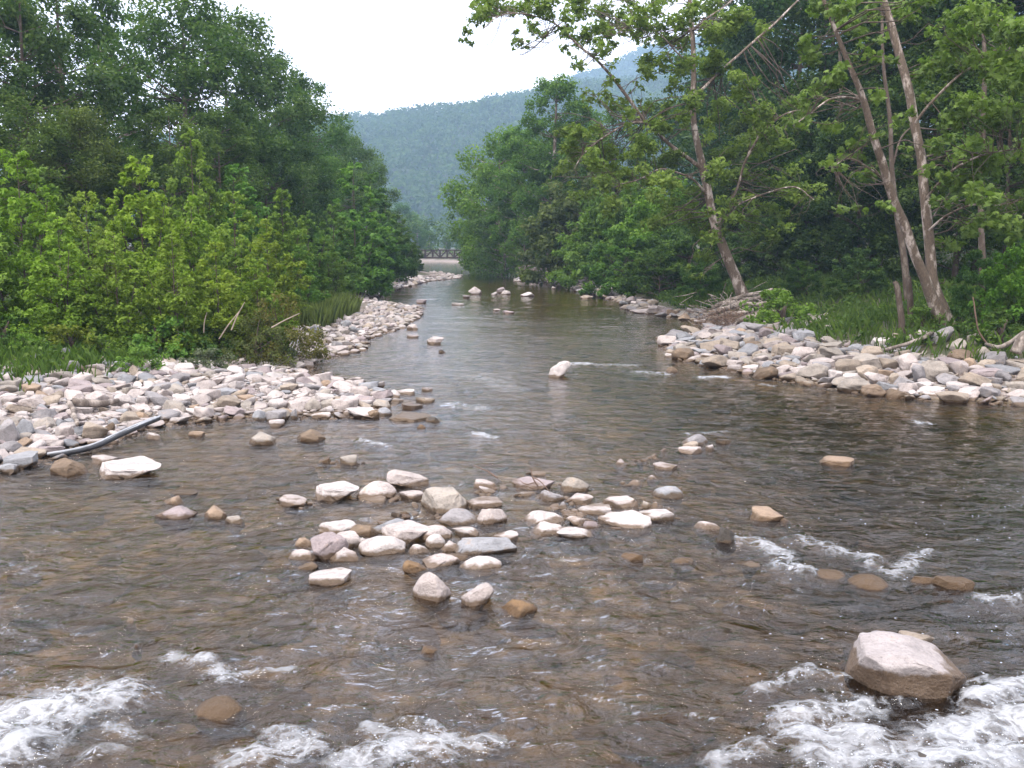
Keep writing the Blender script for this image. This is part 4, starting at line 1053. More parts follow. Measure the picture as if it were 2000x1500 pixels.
def loose(name, idx, extra=()):
    Vs, Fs, Cs, o = [], [], [], 0
    for (x, y, z, r, *_) in [placed[i] for i in idx] + list(extra):
        big = r / math.hypot(x, y) * FPX > 9
        Vt, Ft = TEMPL[2 if big else 1][rng.integers(12)]
        el = rng.uniform(.8, 1.3); fl = rng.uniform(.36, .7); a = rng.uniform(0, 6.28); ca, sa = math.cos(a), math.sin(a)
        S = Vt * np.array([r * el, r / el, r * fl]); t1, t2 = rng.normal(size=2) * .18
        S = S + np.outer(S[:, 0] * t1 + S[:, 1] * t2, [0, 0, 1])
        S = np.stack([S[:, 0] * ca - S[:, 1] * sa + x, S[:, 0] * sa + S[:, 1] * ca + y, S[:, 2] + max(z, -.03) + r * fl * .4], 1)
        Vs.append(S); Fs.append(Ft + o); o += len(S)
        c = np.array(COL[pick(*(PCD if x > 1 or (y < 29 and np.interp(x, GE[:, 0], GE[:, 1]) - y < 2.0) else PC))]) * rng.uniform(.76, 1.12) * (.88 if x > 1 else 1); Cs.append(np.repeat(c[None], len(S), 0))  # loose stones of the boulder bar toned down in place of dimmer light
    ob = link(name, npmesh(name, np.concatenate(Vs), [np.concatenate(Fs)], {'col': np.concatenate(Cs)}, mats=[M_COB]))
    tag(ob, kind='stuff')
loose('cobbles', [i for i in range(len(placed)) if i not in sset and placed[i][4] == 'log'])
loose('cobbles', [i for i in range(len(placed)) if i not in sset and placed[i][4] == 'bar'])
# pebbles filling the joints of the log bar and the boulder bar
ex = []
for (n_, xr, yr, lim, side, r0) in ((16000, (-12, -2.4), (14, 29), (-.5, 6.5), 0, .036), (4500, (4.6, 14), (18, 38), (-.4, 4.4), 1, .055)):
    x = rng.uniform(*xr, n_); y = rng.uniform(*yr, n_); z, sl, sr = land(x, y); s = (sl, sr)[side]
    ok = (s > lim[0]) & (s < lim[1])
    if side == 0: ok &= grass_edge(x, y) < .4
    for a, b, c in zip(x[ok], y[ok], z[ok]): ex.append((a, b, c, r0 * rng.uniform(.6, 1.5)))
for h in HAND[:98]:                       # small stones lodged in the gaps of the stone island
    if not h[4] and 11 < h[1] < 15.5 and -3.2 < h[0] < 2.2:
        for _ in range(5):
            an = rng.uniform(0, 6.28); q = h[2] * rng.uniform(.8, 1.6); ex.append((h[0] + math.cos(an) * q, h[1] + math.sin(an) * q, -.015, rng.uniform(.025, .065)))
loose('pebbles', [], ex)
# sunken stones on the bed
ex = []
x = rng.uniform(-9, 12, 1500); y = 5.0 + 30 * rng.uniform(0, 1, 1500) ** 1.6; z, sl, sr = land(x, y)
Vs, Fs, Cs, o_ = [], [], [], 0
for a, b, c, s1, s2 in zip(x, y, z, sl, sr):
    if max(s1, s2) > -.3: continue
    r = float(np.clip(math.exp(rng.normal(math.log(.13), .5)), .05, .5)); hgt = min(r * .38, -c * .6 + .003)
    Vt, Ft = TEMPL[2][rng.integers(12)]; an = rng.uniform(0, 6.28); ca, sa = math.cos(an), math.sin(an)
    S = Vt * np.array([r * 1.15, r * .9, hgt]); S = np.stack([S[:, 0] * ca - S[:, 1] * sa + a, S[:, 0] * sa + S[:, 1] * ca + b, S[:, 2] + c], 1)
    Vs.append(S); Fs.append(Ft + o_); o_ += len(S)
    cc = np.array([(.20, .135, .065), (.15, .10, .048), (.26, .19, .105), (.18, .145, .075), (.29, .23, .155)][rng.integers(5)]); Cs.append(np.repeat(cc[None], len(S), 0))
tag(link('riverbed_stones', npmesh('riverbed_stones', np.concatenate(Vs), [np.concatenate(Fs)], {'col': np.concatenate(Cs)}, mats=[M_COB])), kind='stuff')

# ------------------------------------------------------------------ trees and bushes
rng = np.random.default_rng(33)
def branchwork(rng, H, trunkP, trunkR, Cn, fr=.02, sides=4, drop=.35):
    """trunk tube plus a thin limb from the trunk to each clump centre"""
    Ps, Rs = spline(trunkP, trunkR, 4)
    parts = [tube(Ps, Rs, 7)]
    for c in Cn:
        d = np.hypot(*(Ps[:, :2] - c[:2]).T)
        zt = c[2] - drop * np.hypot(*(c[:2] - Ps[len(Ps) // 2, :2])) - .3
        k = int(np.argmin(abs(Ps[:, 2] - zt))); a = Ps[k]
        mid = (a + c) / 2 + np.array([0, 0, -.06 * np.linalg.norm(c - a)]) + rng.normal(size=3) * .05 * np.linalg.norm(c - a)
        r0 = min(Rs[k] * .6, fr * (np.linalg.norm(c - a) * .5 + .6)); parts.append(tube(np.array([a, mid, c]), [r0, r0 * .6, r0 * .25], sides))
    return join(parts)
def proto_sapling(seed, H=6.0, R=1.9, stems=5, leaf=.175, per=52, K=215):
    """many stemmed young sycamore: upright pointed shoots, leafy to the ground"""
    r = np.random.default_rng(seed); parts, Cs, Rs, Pers = [], [], [], []
    for s in range(stems):
        a = r.uniform(0, 6.28); sp = 0 if s == 0 else r.uniform(.35, 1.0) * R
        tip = np.array([math.cos(a) * sp, math.sin(a) * sp, H * (1 if s == 0 else r.uniform(.5, .9) * (1.05 - .25 * sp / R))])
        b = tip * np.array([.25, .25, 0]); P = np.array([b, b * .5 + tip * .5 * np.array([.8, .8, 1]), tip])
        parts.append(tube(*spline(P, [.045, .03, .008], 4), 5))
        k = int(K / stems * (2.1 if s == 0 else .85))
        for i in range(k):
            t = r.uniform(.03, 1.0); q = b + (tip - b) * t
            rr = min(1.0, (1.08 - t) ** .7 * 1.08) * R * (.62 if s else .95); an = r.uniform(0, 6.28); rad = rr * r.uniform(.2, 1.0) ** .6
            c = q + np.array([math.cos(an) * rad, math.sin(an) * rad, .22 * rad]); c[2] = max(c[2], .25)
            Cs.append(c); Rs.append(r.uniform(.30, .54) * (1.0 - .62 * t)); Pers.append(per * (1 - .62 * t))
            m = q * .5 + c * .5 + [0, 0, -.05]
            if i % 2 == 0: parts.append(tube(np.array([q - [0, 0, .25 * rad], m, c]), [.014, .01, .004], 3))
    Cs = np.array(Cs); V, F, t = clusters(r, Cs, np.array(Rs), np.array(Pers), leaf, LOBED, up=.65, out=.85, flat=.85, tint_c=np.clip(r.uniform(0, .75, len(Cs)) + .35 * Cs[:, 2] / H, 0, 1))
    return join(parts), [(V, F, t)]
def proto_tree(seed, H=18.0, R=4.6, base=.12, lobes=22, K=150, per=95, leaf=.30, shape=BLADE, crown=1.15, trunk=.24, flat=.62, spread=1.25):
    """tall woodland tree: limbs carry separate leafy lobes with gaps between"""
    r = np.random.default_rng(seed)
    w = r.normal(size=2) * .3
    TP = np.array([(0, 0, -.3), (w[0] * .5, w[1] * .5, H * .3), (w[0], w[1], H * .62), (w[0] * 1.4, w[1] * 1.4, H * .97)])
    L, Cs = [], []
    for i in range(lobes):
        t = base + (1 - base) * ((i + r.uniform(.1, .9)) / lobes)
        u = (t - base) / (1 - base)
        rad = R * (math.sin(math.pi * min(1, (u * .78 + .17)) ** crown) ** .75) * r.uniform(.5, 1.0)
        an = i * 2.4 + r.uniform(-.6, .6)
        L.append((math.cos(an) * rad + w[0] * t, math.sin(an) * rad + w[1] * t, H * t * .97 + .02 * H))
    L = np.array(L); lr = R * r.uniform(.24, .42, lobes) * (1.1 - .35 * (L[:, 2] / H))
    idx = r.integers(0, lobes, K); D = r.normal(size=(K, 3)); D /= np.linalg.norm(D, axis=1)[:, None]
    Cs = L[idx] + D * (lr[idx] * r.uniform(.3, 1.15, K) ** .6)[:, None] * np.array([1.1, 1.1, .75])
    Cs[:, 2] = np.maximum(Cs[:, 2], .5)
    V, F, t = clusters(r, Cs, spread * r.uniform(.55, 1.0, K) * R / 4.6, per, leaf, shape, up=.75, out=.6, flat=flat)
    return branchwork(r, H, TP, [trunk, trunk * .8, trunk * .5, .03], np.concatenate([L, Cs[::5]]), fr=.022), [(V, F, t)]
def proto_bush(seed, H=5.0, R=3.0, K=100, per=70, leaf=.2, shape=LOBED, r0=.55):
    """rounded bush or low tree leafy to the ground"""
    r = np.random.default_rng(seed)
    D = r.normal(size=(K, 3)); D[:, 2] = abs(D[:, 2]); D /= np.linalg.norm(D, axis=1)[:, None]
    lob = 1 + .28 * pn(D * 1.9 + seed)
    Cs = D * (r.uniform(.45, 1.0, K) ** .5 * lob)[:, None] * np.array([R, R, H * .92]); Cs[:, 2] = np.maximum(Cs[:, 2], .2)
    V, F, t = clusters(r, Cs, r0 * r.uniform(.6, 1.2, K), per, leaf, shape, up=.75, out=.6, flat=.7)
    TP = np.array([(0, 0, -.2), (.1, 0, H * .3), (0, .1, H * .7)])
    return branchwork(r, H, TP, [.09, .06, .02], Cs[::3], fr=.018), [(V, F, t)]
PROTO = {}
def build(key, name, got, H, bark):
    (TV, TF), parts = got
    root = empty(name, (0, 0, -500))
    t = link('trunk', npmesh('trunk', TV, [TF], mats=[bark]), root); c = link('crown', crown_mesh('crown', parts), root)
    PROTO[key] = [root, H, False]
def plant(key, px, top, D, label, cat, group, col, width=1.0, x=None, rz=None, name=None):
    root, H, usedp = PROTO[key]
    q = at(px, top, D); gx_ = q[0] if x is None else x; g = gz(gx_, D); h = q[2] - g
    o = root if not usedp else copy_tree(root); PROTO[key][2] = True
    if name: o.name = name
    s = h / H; o.scale = (s * width, s * width, s); o.location = (gx_, D, g - .05)
    o.rotation_euler = (0, 0, rs.uniform(0, 6.28) if rz is None else rz)
    k = rs.uniform(.82, 1.12); col = (col[0] * rs.uniform(.86, 1.16), col[1], col[2] * rs.uniform(.85, 1.3))
    for ch in o.children:
        if ch.name.startswith('crown'): ch.color = tuple(c * k for c in col) + (1,)
    tag(o, label, cat, group); return o

for i in range(4): build(f'sap{i}', 'young_sycamore', proto_sapling(40 + i, stems=5 + i % 3), 6.0, M_BARK)
for i in range(2): build(f'dark{i}', 'shore_tree', proto_sapling(60 + i, H=7.0, R=2.3, stems=6, leaf=.22, per=64, K=170), 7.0, M_BARK)
for i in range(4): build(f'tall{i}', 'woodland_tree', proto_tree(70 + i, R=4.5 + .3 * i, K=235, per=88, lobes=28, flat=.85), 18.0, M_BARK)
build('open0', 'woodland_tree', proto_tree(81, R=4.2, lobes=16, K=95, per=62, base=.3), 18.0, M_SYC)
build('far0', 'river_tree', proto_tree(90, H=18, R=3.9, base=.2, lobes=46, K=270, per=62, leaf=.27, crown=.85, trunk=.36, flat=.9, spread=.95), 18.0, M_SYC)
build('far1', 'river_tree', proto_tree(91, H=12, R=4.6, base=.06, lobes=30, K=190, per=74, leaf=.32, flat=.85), 12.0, M_SYC)
for i in range(3): build(f'bush{i}', 'riverside_bush', proto_bush(100 + i, H=6, R=3.6, K=130, per=72, leaf=.24), 6.0, M_BARK)
build('low0', 'weed_clump', proto_bush(120, H=1.0, R=.8, K=46, per=34, leaf=.10, shape=BLADE, r0=.2), 1.0, M_BARK)
build('brown0', 'brown_bush', proto_bush(125, H=2.2, R=1.6, K=90, per=52, leaf=.10, shape=BLADE, r0=.32), 2.2, M_BARK)

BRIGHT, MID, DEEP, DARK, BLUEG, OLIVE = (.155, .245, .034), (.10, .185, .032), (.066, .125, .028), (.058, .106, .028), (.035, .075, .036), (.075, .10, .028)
g = 'young sycamores along the log bar'
SAP = [
 (32, 298, 26, 'bright young sycamore with a tall pointed top at the end of the row', BRIGHT, .95),
 (-60, 390, 25, 'bright young sycamore only half in view beyond the tall pointed one', BRIGHT, 1.1),
 (112, 420, 25, 'bushy low young sycamore beside the tall pointed one', BRIGHT, 1.15),
 (166, 372, 27.5, 'young sycamore with a narrow top between two taller pointed saplings', BRIGHT, .95),
 (270, 308, 29, 'tallest pointed young sycamore of the row with pale top leaves', BRIGHT, .9),
 (222, 455, 25.5, 'low yellow green sapling under the tallest pointed young sycamore', BRIGHT, 1.15),
 (335, 455, 25.5, 'yellow green sapling right above the blue pyramid boulder'.replace('right above', 'above'), BRIGHT, 1.1),
 (420, 470, 26.5, 'yellow green sapling with reddish shoot tips above the bare stems', BRIGHT, 1.05),
 (500, 505, 27.5, 'low yellowish sapling next to the brown bush', BRIGHT, 1.1),
 (372, 385, 31, 'young sycamore rising behind the yellow green saplings', BRIGHT, 1.05),
 (372, 262, 39, 'darker tall sapling standing up in front of the dark woodland', MID, .85),
 (455, 372, 35, 'bright young sycamore behind the sapling with reddish shoot tips', BRIGHT, 1.0),
 (550, 372, 43, 'mid green young sycamore near the tall grass clump', MID, 1.0),
 (520, 430, 33, 'round topped young sycamore behind the low yellowish sapling', BRIGHT, 1.05),
 (600, 415, 46, 'mid green young sycamore close before the darker shore trees', MID, 1.0),
 (640, 470, 47, 'small sapling at the end of the bright row', MID, 1.0),
 (585, 480, 38, 'low leafy sapling above the brown bush', MID, 1.1),
 (70, 330, 33, 'young sycamore behind the tall pointed one', MID, 1.05),
 (185, 400, 33, 'shaded sapling in the second line behind the narrow topped one', MID, 1.1),
 (455, 320, 48, 'dim green sapling in front of the tallest woodland trees', MID, 1.1),
]
for i, (px, top, D, lab, col, w) in enumerate(SAP): plant(f'sap{i % 4}', px, top, D, lab, 'sapling', g, col, w)
g = 'dark shore trees beyond the saplings'
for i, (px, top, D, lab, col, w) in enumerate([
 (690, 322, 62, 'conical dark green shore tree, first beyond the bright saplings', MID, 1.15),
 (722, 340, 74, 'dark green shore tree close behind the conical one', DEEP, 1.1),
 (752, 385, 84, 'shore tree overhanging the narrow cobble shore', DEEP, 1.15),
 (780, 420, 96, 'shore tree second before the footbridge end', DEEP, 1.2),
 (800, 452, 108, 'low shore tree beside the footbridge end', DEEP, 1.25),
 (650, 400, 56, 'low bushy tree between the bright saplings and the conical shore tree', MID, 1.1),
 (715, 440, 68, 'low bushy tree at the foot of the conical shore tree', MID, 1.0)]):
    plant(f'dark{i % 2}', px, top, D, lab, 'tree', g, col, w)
g = 'tall trees of the wood behind the saplings'
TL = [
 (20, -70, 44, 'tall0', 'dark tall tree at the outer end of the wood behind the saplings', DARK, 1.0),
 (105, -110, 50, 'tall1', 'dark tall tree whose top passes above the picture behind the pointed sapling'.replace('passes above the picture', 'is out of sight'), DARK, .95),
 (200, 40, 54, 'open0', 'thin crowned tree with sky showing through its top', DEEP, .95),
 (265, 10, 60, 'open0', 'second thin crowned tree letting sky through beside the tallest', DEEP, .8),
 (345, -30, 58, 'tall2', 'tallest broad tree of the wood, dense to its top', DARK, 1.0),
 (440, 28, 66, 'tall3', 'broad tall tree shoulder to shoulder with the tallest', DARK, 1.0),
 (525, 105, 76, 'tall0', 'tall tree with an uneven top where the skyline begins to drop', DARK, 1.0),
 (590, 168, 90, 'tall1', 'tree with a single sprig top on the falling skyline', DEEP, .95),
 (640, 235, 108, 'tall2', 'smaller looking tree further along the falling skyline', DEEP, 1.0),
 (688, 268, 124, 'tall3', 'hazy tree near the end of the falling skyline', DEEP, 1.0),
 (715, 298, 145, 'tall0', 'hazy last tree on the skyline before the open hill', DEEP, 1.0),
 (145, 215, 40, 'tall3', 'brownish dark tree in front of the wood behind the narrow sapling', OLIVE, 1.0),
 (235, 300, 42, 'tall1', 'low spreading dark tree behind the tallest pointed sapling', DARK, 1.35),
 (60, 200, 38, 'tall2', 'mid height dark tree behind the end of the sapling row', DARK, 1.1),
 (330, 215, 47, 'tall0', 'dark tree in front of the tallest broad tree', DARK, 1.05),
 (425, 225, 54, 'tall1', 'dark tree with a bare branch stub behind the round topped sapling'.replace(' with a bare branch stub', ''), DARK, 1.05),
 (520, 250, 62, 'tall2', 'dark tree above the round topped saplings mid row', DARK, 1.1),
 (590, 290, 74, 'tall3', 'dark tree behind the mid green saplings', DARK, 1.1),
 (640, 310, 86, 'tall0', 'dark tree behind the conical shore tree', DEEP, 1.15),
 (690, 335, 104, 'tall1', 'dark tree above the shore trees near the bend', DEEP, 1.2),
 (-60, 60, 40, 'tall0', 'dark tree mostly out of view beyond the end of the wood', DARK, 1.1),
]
for (px, top, D, key, lab, col, w) in TL: plant(key, px, top, D, lab, 'tree', g, col, w)

g = 'trees on the point by the log jam'
for (px, top, D, key, lab, col, w) in [
 (1072, 150, 96, 'far0', 'tall sycamore with bare pale trunk rising from the log jam', MID, 1.0),
 (1025, 250, 104, 'far0', 'slim sycamore just behind the tall bare trunked one', MID, 1.1),
 (1080, 255, 101, 'far1', 'leafy tree standing just behind the tall bare trunk', MID, .75),
 (975, 262, 112, 'far1', 'broad pale green tree leaning over the dark pool', MID, .9),
 (958, 330, 120, 'far1', 'rounded hazy tree at the outer edge of the point above the footbridge', MID, .9),
 (944, 410, 128, 'far1', 'low hazy tree overlapping the footbridge railing', MID, .8),
 (985, 400, 106, 'far1', 'low leafy tree hanging over the dark pool', DEEP, 1.1),
 (1025, 440, 99, 'far1', 'small leafy tree with pale stems beside the log jam', MID, 1.0),
 (1130, 235, 100, 'far1', 'broad tree behind the log jam and the round bushes', DEEP, .8),
 (1120, 360, 95, 'far1', 'dim low tree behind the log jam', DARK, 1.0),
 (1190, 220, 92, 'tall2', 'woodland tree between the point and the leaning sycamore', DEEP, 1.0)]:
    plant(key, px, top, D, lab, 'tree', g, col, w)
g = 'hazy trees beyond the footbridge'
for (px, top, D, lab) in [(838, 452, 235, 'hazy tree straight behind the footbridge by the shore trees'), (872, 462, 265, 'hazy tree behind the middle of the footbridge'), (905, 440, 255, 'hazy tree behind the footbridge next to the point'),
                          (815, 428, 240, 'hazy tree rising behind the last shore tree'), (780, 400, 260, 'hazy tall tree above the last shore trees'), (940, 400, 250, 'hazy tree half hidden by the point beyond the footbridge')]:
    plant('far1', px, top, D, lab, 'tree', g, DEEP, 1.1)
g = 'bushes under the leaning sycamore'
for i, (px, top, D, lab, col, w) in enumerate([
 (1175, 395, 78, 'bright round bush next to the log jam', MID, 1.0),
 (1150, 300, 84, 'tall loose bush behind the bright round one', OLIVE, .9),
 (1235, 300, 74, 'tall leafy bush reaching up to the hill line', MID, .85),
 (1225, 430, 64, 'round bush standing at the water edge mid shore', MID, 1.05),
 (1300, 340, 66, 'tall bush behind the sycamore limb that leans to the river', MID, .9),
 (1290, 460, 58, 'dark bush over the mouth of the shaded inlet', DEEP, 1.05),
 (1350, 400, 60, 'tall shaded bush behind the leaning trunk', DEEP, .9),
 (1370, 500, 53, 'low bush beside the leaning trunk at the inlet', DEEP, .95),
 (1450, 420, 62, 'dim bush behind the leaning trunk foot', DEEP, .9),
 (1520, 400, 60, 'dim bush in the gap between the two big sycamores', DEEP, .9),
 (1600, 360, 58, 'tall dim bush in the shade behind the grassy bank', DARK, .9)]):
    plant(f'bush{i % 3}', px, top, D, lab, 'bush', g, col, w)
SHADE = (.036, .066, .019)  # leaf green lowered, the wood's dim light painted into the colour
g = 'trees of the dark wood behind the boulder bar'
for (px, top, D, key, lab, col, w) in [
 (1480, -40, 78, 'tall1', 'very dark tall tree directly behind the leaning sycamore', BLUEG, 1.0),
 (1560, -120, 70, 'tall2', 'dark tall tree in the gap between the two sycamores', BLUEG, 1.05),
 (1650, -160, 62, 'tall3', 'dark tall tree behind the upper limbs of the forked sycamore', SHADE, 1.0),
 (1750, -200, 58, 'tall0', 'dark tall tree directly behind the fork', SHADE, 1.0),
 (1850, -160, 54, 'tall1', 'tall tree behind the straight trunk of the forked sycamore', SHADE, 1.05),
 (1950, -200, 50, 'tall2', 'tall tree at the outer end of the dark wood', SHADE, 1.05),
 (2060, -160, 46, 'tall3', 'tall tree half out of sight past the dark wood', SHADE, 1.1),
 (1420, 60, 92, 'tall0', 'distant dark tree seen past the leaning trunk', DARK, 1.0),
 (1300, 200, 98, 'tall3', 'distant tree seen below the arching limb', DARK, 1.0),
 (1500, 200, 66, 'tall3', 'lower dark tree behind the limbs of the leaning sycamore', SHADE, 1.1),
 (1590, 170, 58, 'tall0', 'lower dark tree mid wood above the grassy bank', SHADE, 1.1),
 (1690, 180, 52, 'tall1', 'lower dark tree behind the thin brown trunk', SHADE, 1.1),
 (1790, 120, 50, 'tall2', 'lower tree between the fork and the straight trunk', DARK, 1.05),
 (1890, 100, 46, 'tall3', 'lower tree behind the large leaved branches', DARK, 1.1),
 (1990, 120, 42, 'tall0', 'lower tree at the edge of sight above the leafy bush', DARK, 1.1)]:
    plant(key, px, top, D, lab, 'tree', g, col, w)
g = 'leafy bushes on the boulder bank'
for i, (px, top, D, lab, col, w) in enumerate([
 (1930, 470, 29, 'bright leafy bush behind the shaded end of the boulder bar', DEEP, .75),
 (2020, 430, 27, 'tall leafy bush at the far end of the boulder bank', MID, .8),
 (1985, 560, 26.5, 'low dark bush above the roots on the boulder bank', DARK, .9),
 (1885, 560, 31, 'small dark bush behind the forked sycamore foot', DEEP, .9),
 (1680, 480, 44, 'shaded low bush behind the broken snags', DARK, 1.0),
 (1570, 500, 48, 'shaded low bush on the slope above the driftwood', DEEP, .9)]):
    plant(f'bush{i % 3}', px, top, D, lab, 'bush', g, col, w)
g = 'low weeds and leafy clumps'
for (key, px, top, D, lab, col, w) in [
 ('low0', 270, 665, 22.2, 'leafy weed clump growing among the cobbles of the log bar', MID, 1.0),
 ('low0', 395, 668, 23.5, 'grey leaved weed clump below the bare sapling stems', (.11, .15, .08), 1.1),
 ('low0', 130, 620, 24.0, 'yellow flowering weed clump under the saplings', (.13, .17, .03), 1.1),
 ('low0', 60, 640, 23.0, 'straggly weeds beside the pinkish outcrop block', MID, 1.0),
 ('low0', 205, 640, 24.0, 'broad leaved weeds under the shaded saplings', MID, 1.0),
 ('low0', 310, 600, 25.2, 'leafy undergrowth below the low yellow green sapling', MID, 1.0),
 ('low0', 10, 600, 24.5, 'tall weeds at the grassy end of the log bar', MID, 1.0),
 ('low0', 375, 610, 25.8, 'undergrowth at the foot of the bare stems', DEEP, 1.0),
 ('low0', 1530, 552, 36.5, 'bright fern like bush on the driftwood pile', (.10, .19, .035), 1.1),
 ('low0', 1490, 625, 35.0, 'small bright leafy sprig in front of the fern like bush', (.12, .20, .04), .9),
 ('low0', 1575, 590, 38.0, 'leafy clump on the grassy bank beside the fern like bush', MID, 1.0),
 ('low0', 1900, 610, 27.5, 'dark leafy clump at the root of the forked sycamore', DEEP, 1.2),
 ('low0', 1800, 590, 29.0, 'leafy clump between the broken snags and the forked sycamore', MID, 1.0),
 ('low0', 1960, 600, 26.0, 'dark leafy clump over the tilted root', DEEP, 1.2)]:
    plant(key, px, top, D, lab, 'plant', g, col, w)
plant('brown0', 540, 560, 27.0, 'brownish bush with reddish twigs overhanging the cobble shore', 'bush', None, (.12, .125, .035), .9)
plant('brown0', 500, 600, 26.0, 'small olive bush with bare stems beside the brownish one', 'bush', None, (.10, .13, .035), .9)

# ---- the two big sycamores
def px_limb(pts, rad_px, D, dy=0.0, per=6):
    """limb through pixel points at depth D (+ dy spread towards its tip)"""
    k = len(pts); P = np.array([at(a, b, D + dy * i / max(k - 1, 1)) for i, (a, b) in enumerate(pts)])
    R = np.array([r / FPX * (D + dy * i / max(k - 1, 1)) / 2 for i, r in enumerate(rad_px)])
    return spline(P, R, per)
def px_clumps(r, blobs, D, per_m2, leaf, shape, jit=1.6, sag=.0):
    Cs, Rr, Pp = [], [], []
    for (px, py, rad, dens, *dd) in blobs:
        Dd = D + (dd[0] if dd else 0); R = rad / FPX * Dd
        for _ in range(max(3, int(rad / 5))):
            a, q = r.uniform(0, 6.28), R * r.uniform(0, .85) ** .6
            c = at(px, py, Dd) + np.array([math.cos(a) * q, r.normal() * min(jit, R * 1.2), math.sin(a) * q * .8])
            Cs.append(c); Rr.append(R * r.uniform(.42, .8)); Pp.append(max(7, dens * per_m2 * (Rr[-1] * .62) ** 2))
    V, F, t = clusters(r, np.array(Cs), np.array(Rr), np.array(Pp), leaf, shape, up=.6, out=.4, flat=.75)
    return (V, F, t), np.array(Cs)
def sycamore(label, base_px, D, limbs, blobs, leaf, shape, per_m2, col, jit, seed):
    r = np.random.default_rng(seed)
    bx = at(base_px[0], base_px[1], D); root = empty('sycamore_tree', (bx[0], bx[1], gz(bx[0], bx[1])))
    off = np.array(root.location)
    allP = []
    for (nm, pts, rad, dy, *dd) in limbs:
        P, R = px_limb(pts, rad, D + (dd[0] if dd else 0), dy); R = R * (.72 if nm == 'trunk' else .62)
        P = P + np.stack([pn(P * .9 + 3), pn(P * .9 + 9), np.zeros(len(P))], 1) * .06
        V, F = tube(P - off, R, 10); link(nm, npmesh(nm, V, [F], mats=[M_SYC]), root); allP.append((P, R))
    lf, Cs = px_clumps(r, blobs, D, per_m2, leaf, shape, jit)
    LP = np.concatenate([p for p, _ in allP]); LR = np.concatenate([q for _, q in allP])
    tw = []
    for c in Cs:
        d = np.linalg.norm(LP - c, axis=1) + 2.0 * LR; k = int(np.argmin(d)); a = LP[k]; ln = np.linalg.norm(c - a)
        if ln < .15: continue
        m1 = a + (c - a) * .35 + r.normal(size=3) * .08 * ln; m2 = a + (c - a) * .7 + r.normal(size=3) * .09 * ln
        r0 = min(.028, LR[k] * .7, .006 + .009 * ln); tw.append(tube(spline(np.array([a, m1, m2, c]), [r0, r0 * .7, r0 * .5, r0 * .25], 2)[0], np.linspace(r0, r0 * .25, 7), 4))
    V, F = join(tw); link('twigs', npmesh('twigs', V - off, [F], mats=[M_BARK]), root)['kind'] = 'stuff'
    V, F, t = lf; o = link('crown', crown_mesh('crown', [(V - off, F, t)]), root); o.color = col + (1,)
    tag(root, label, 'tree'); return root

B1 = [(915, 72, 16, 1), (935, 40, 22, 1), (965, 20, 26, 1), (945, 5, 24, 1), (1000, 78, 18, .8), (1010, 15, 24, 1), (1045, 12, 26, 1), (1030, 55, 14, .6), (1062, 62, 16, .9), (1085, 15, 26, 1), (1120, 10, 26, 1), (1027, 88, 10, .7),
 (1100, 70, 18, .9), (1115, 55, 18, .9), (1150, 25, 24, 1), (1140, 75, 20, 1), (1165, 60, 22, 1), (1190, 30, 26, 1), (1200, 75, 22, 1), (1170, 100, 20, .9), (1190, 100, 16, .8), (1110, 92, 14, .8), (1128, 128, 14, .6), (1118, 120, 10, .6), (1230, 15, 26, 1), (1245, 55, 24, .9),
 (1265, 25, 24, 1), (1255, 85, 18, .8), (1290, 10, 24, 1), (1310, 45, 22, 1), (1290, 75, 20, .9), (1325, 85, 24, 1), (1345, 40, 26, 1), (1370, 80, 26, 1), (1385, 20, 26, 1), (1420, 50, 26, 1), (1450, 20, 26, 1), (1480, 60, 22, .8), (1400, 110, 24, 1),
 (1200, 160, 16, .8), (1185, 190, 18, .9), (1210, 205, 18, .9), (1195, 130, 12, .5), (1240, 170, 14, .6), (1150, 185, 12, .7), (1145, 200, 14, .8), (1250, 140, 16, .8), (1275, 130, 22, 1), (1300, 120, 20, 1), (1340, 130, 26, 1), (1380, 150, 24, 1), (1310, 170, 22, 1), (1350, 190, 24, 1),
 (1290, 205, 22, 1), (1250, 215, 20, .9), (1225, 235, 20, .9), (1120, 250, 22, 1), (1090, 262, 16, 1), (1110, 290, 22, 1), (1140, 275, 20, 1), (1165, 255, 18, 1), (1185, 280, 24, 1), (1145, 315, 24, 1), (1105, 325, 20, .9), (1200, 320, 26, 1), (1260, 290, 26, 1), (1300, 250, 26, 1), (1330, 230, 24, 1), (1240, 340, 30, 1),
 (1160, 360, 24, 1), (1120, 380, 20, .8), (1300, 310, 24, 1), (1290, 360, 28, 1), (1330, 400, 28, 1), (1370, 370, 22, .8), (1400, 330, 24, .9), (1440, 340, 26, 1), (1430, 280, 26, 1), (1460, 240, 26, 1), (1500, 230, 26, 1), (1540, 215, 24, 1), (1490, 290, 26, 1), (1530, 270, 24, 1), (1570, 240, 20, .9), (1550, 330, 20, .6),
 (1410, 400, 24, .9), (1450, 390, 24, .9), (1350, 440, 26, 1), (1390, 460, 20, .8), (1430, 440, 24, 1), (1480, 420, 28, 1), (1540, 380, 26, 1), (1570, 370, 22, .9), (1590, 395, 16, .8), (1500, 460, 22, .9), (1530, 450, 16, .7), (1490, 350, 24, .9), (1370, 500, 20, .9), (1355, 530, 16, .8), (1360, 240, 20, .6), (1400, 220, 26, 1), (1430, 180, 24, 1), (1470, 150, 20, .8), (1380, 270, 18, .6), (1280, 420, 26, .9), (1210, 400, 24, .9)]
B1 = [(b[0], b[1], b[2] * 1.15, b[3], 3.2 * math.sin(i * 1.9)) for i, b in enumerate(B1)]
